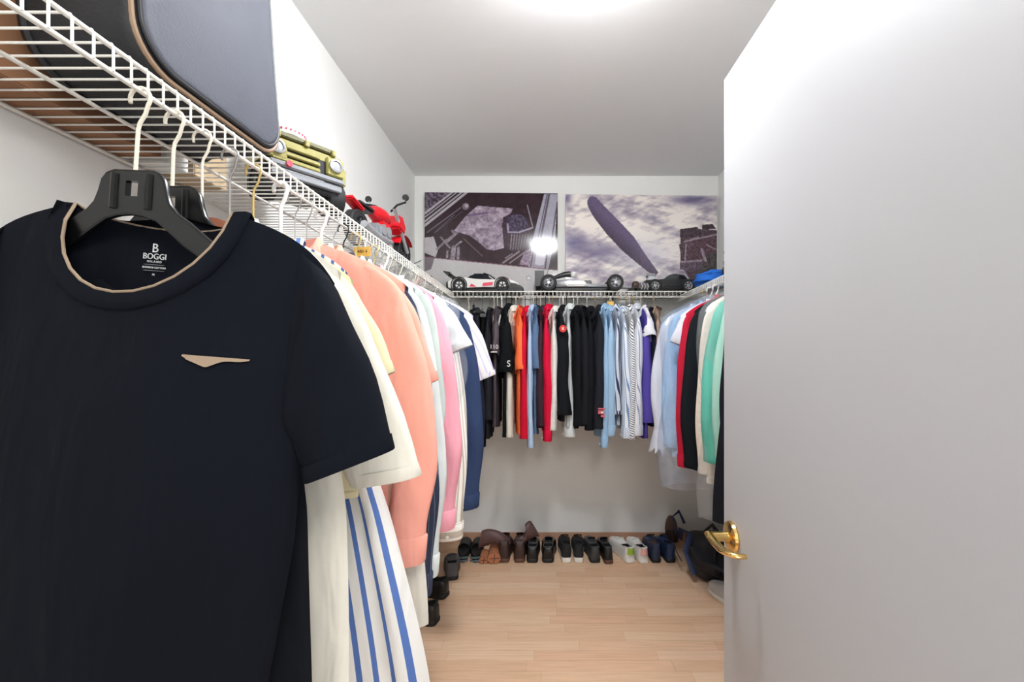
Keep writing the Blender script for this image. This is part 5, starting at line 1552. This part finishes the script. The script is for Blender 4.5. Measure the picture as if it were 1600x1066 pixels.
boot('dark brown boot with its shaft slouched over the cork sandals', (-0.246, YSH, 0.0), R(-1), (-0.16, -0.01, 0.04, 0.85), 1)
boot('dark brown boot with its crumpled shaft leaning over the black slip-ons', (-0.150, YSH, 0.0), R(1), (0.10, 0.04, 0.075, 0.6), 2)
shoe('black leather slip-on shoe below the leaning boot shaft', (-0.066, YSH, 0.0), R(0), LEA, BSOLE, W=0.098, group='black slip-on shoes')
shoe('polished black slip-on shoe beside the white-soled sneakers', (0.040, YSH, 0.0), R(-3), LEAB, BSOLE, W=0.102, group='black slip-on shoes')
shoe('black suede sneaker with white sole beside the polished black slip-on', (0.147, YSH, 0.0), R(2), SUE, WSOLE, W=0.086, laces=BRLACE, sole_h=0.034, group='black sneakers with white soles', high=0.01)
shoe('black suede sneaker with white sole beside the dark grey moccasin', (0.234, YSH, 0.0), R(-2), SUE, WSOLE, W=0.086, laces=BRLACE, sole_h=0.034, group='black sneakers with white soles', high=0.01)
shoe('matt dark grey moccasin turned outward next to the black sneakers', (0.325, YSH, 0.0), R(4), mat('dark_grey_leather', (54, 54, 56), 0.5), BSOLE, W=0.094, group='dark moccasins')
shoe('glossy black moccasin leaning against the dark grey one', (0.412, YSH - 0.015, 0.0), R(3), LEA, BRSOLE, W=0.082, high=0.006, group='dark moccasins', roll=R(-3))
shoe('white leather sneaker with a bright green heel tab', (0.520, YSH - 0.005, 0.0), R(16), WHL, WSOLE, W=0.09, tab=GRN, laces=WLACE, group='white sneakers', L=0.29)
shoe('white leather sneaker with a pink heel tab', (0.622, YSH - 0.01, 0.0), R(8), WHL, WSOLE, W=0.088, tab=PNK, laces=WLACE, group='white sneakers')
shoe('navy shoe with brown suede collar next to the white sneakers', (0.722, YSH, 0.0), R(0), BLUL, BSOLE, W=0.084, laces=NAVBR, high=0.02, lining=NAVBR, group='navy and brown shoes')
shoe('navy blue shoe with grey laces beside the dark duffel bag', (0.808, YSH, 0.0), R(3), mat('deep_blue_shoe', (30, 46, 82), 0.5), BSOLE, W=0.086, laces=mat('grey_lace', (96, 100, 112), 0.8), high=0.02, group='navy and brown shoes')
bp = thing('slipper', 'brown slipper standing upright against the back wall behind the navy shoes', 'slipper', (0.905, YB - 0.05, 0.0), R(0), rx=R(-6))
oul = [(0.042 * math.cos(a), 0.095 * math.sin(a) + 0.095) for a in [2 * math.pi * j / 24 for j in range(24)]]
MB().loft([[(a, -0.012, b) for a, b in oul], [(a * 1.04, -0.004, b) for a, b in oul], [(a, 0.012, b) for a, b in oul]]).build('slipper_sole', NAVBR, bp)
MB().loft([[(0.042 * math.cos(R(180 * j / 12)), -0.012 - 0.035 * math.sin(R(180 * j / 12)), z) for j in range(13)] for z in (0.02, 0.06, 0.10)], False, False, False).build('slipper_strap', DKBR, bp)

# dark duffel bag in the right corner
M_BAG = mat('dark_navy_nylon', (26, 30, 40), 0.5, bump=0.5, bscale=18, var=0.2)
bag = lump('duffel_bag', 'crumpled dark navy duffel bag on the floor in the right corner', 'bag', (1.052, 2.62, 0.001), (0.32, 0.48, 0.19), M_BAG, 21, 0.10, R(-6), freq=2.0)
MB().tube([(-0.16, -0.20, 0.06), (-0.20, -0.14, 0.16), (-0.14, -0.02, 0.22), (-0.17, 0.12, 0.19), (-0.16, 0.20, 0.10)], 0.012, 8, flat=(1.6, 0.5)).build('strap', mat('navy_strap', (44, 58, 92), 0.7), bag)
MB().tube([(-0.06, -0.24, 0.10), (-0.05, -0.2, 0.19), (0.02, -0.1, 0.235), (0.02, 0.1, 0.235), (0.0, 0.22, 0.14)], 0.009, 8, flat=(1.6, 0.5)).build('handle', M_SUITK, bag)
MB().tube([(-0.214, -0.1, 0.09), (-0.222, 0.0, 0.095), (-0.215, 0.1, 0.09)], 0.004, 6).build('zip', M_RIMD, bag)
MB().tube([(-0.19, 0.16, 0.14), (-0.21, 0.2, 0.24), (-0.16, 0.23, 0.27), (-0.13, 0.2, 0.2)], 0.010, 8, flat=(1.8, 0.5)).build('loose_strap', mat('navy_strap', (44, 58, 92), 0.7), bag)
shoe('pale grey sneaker on the floor between the duffel bag and the door', (1.00, 2.26, 0.0), R(24), mat('pale_grey_mesh', (186, 184, 180), 0.8), WSOLE, group='floor shoes by the right wall')
# shoes under the left rail
shoe('black leather shoe on the floor under the white shirt', (-0.655, 2.36, 0.0), R(70), LEA, BSOLE, group='black shoes under the left rail')
shoe('black leather shoe on the floor under the long cream coat', (-0.655, 2.12, 0.0), R(76), LEA, BSOLE, group='black shoes under the left rail')
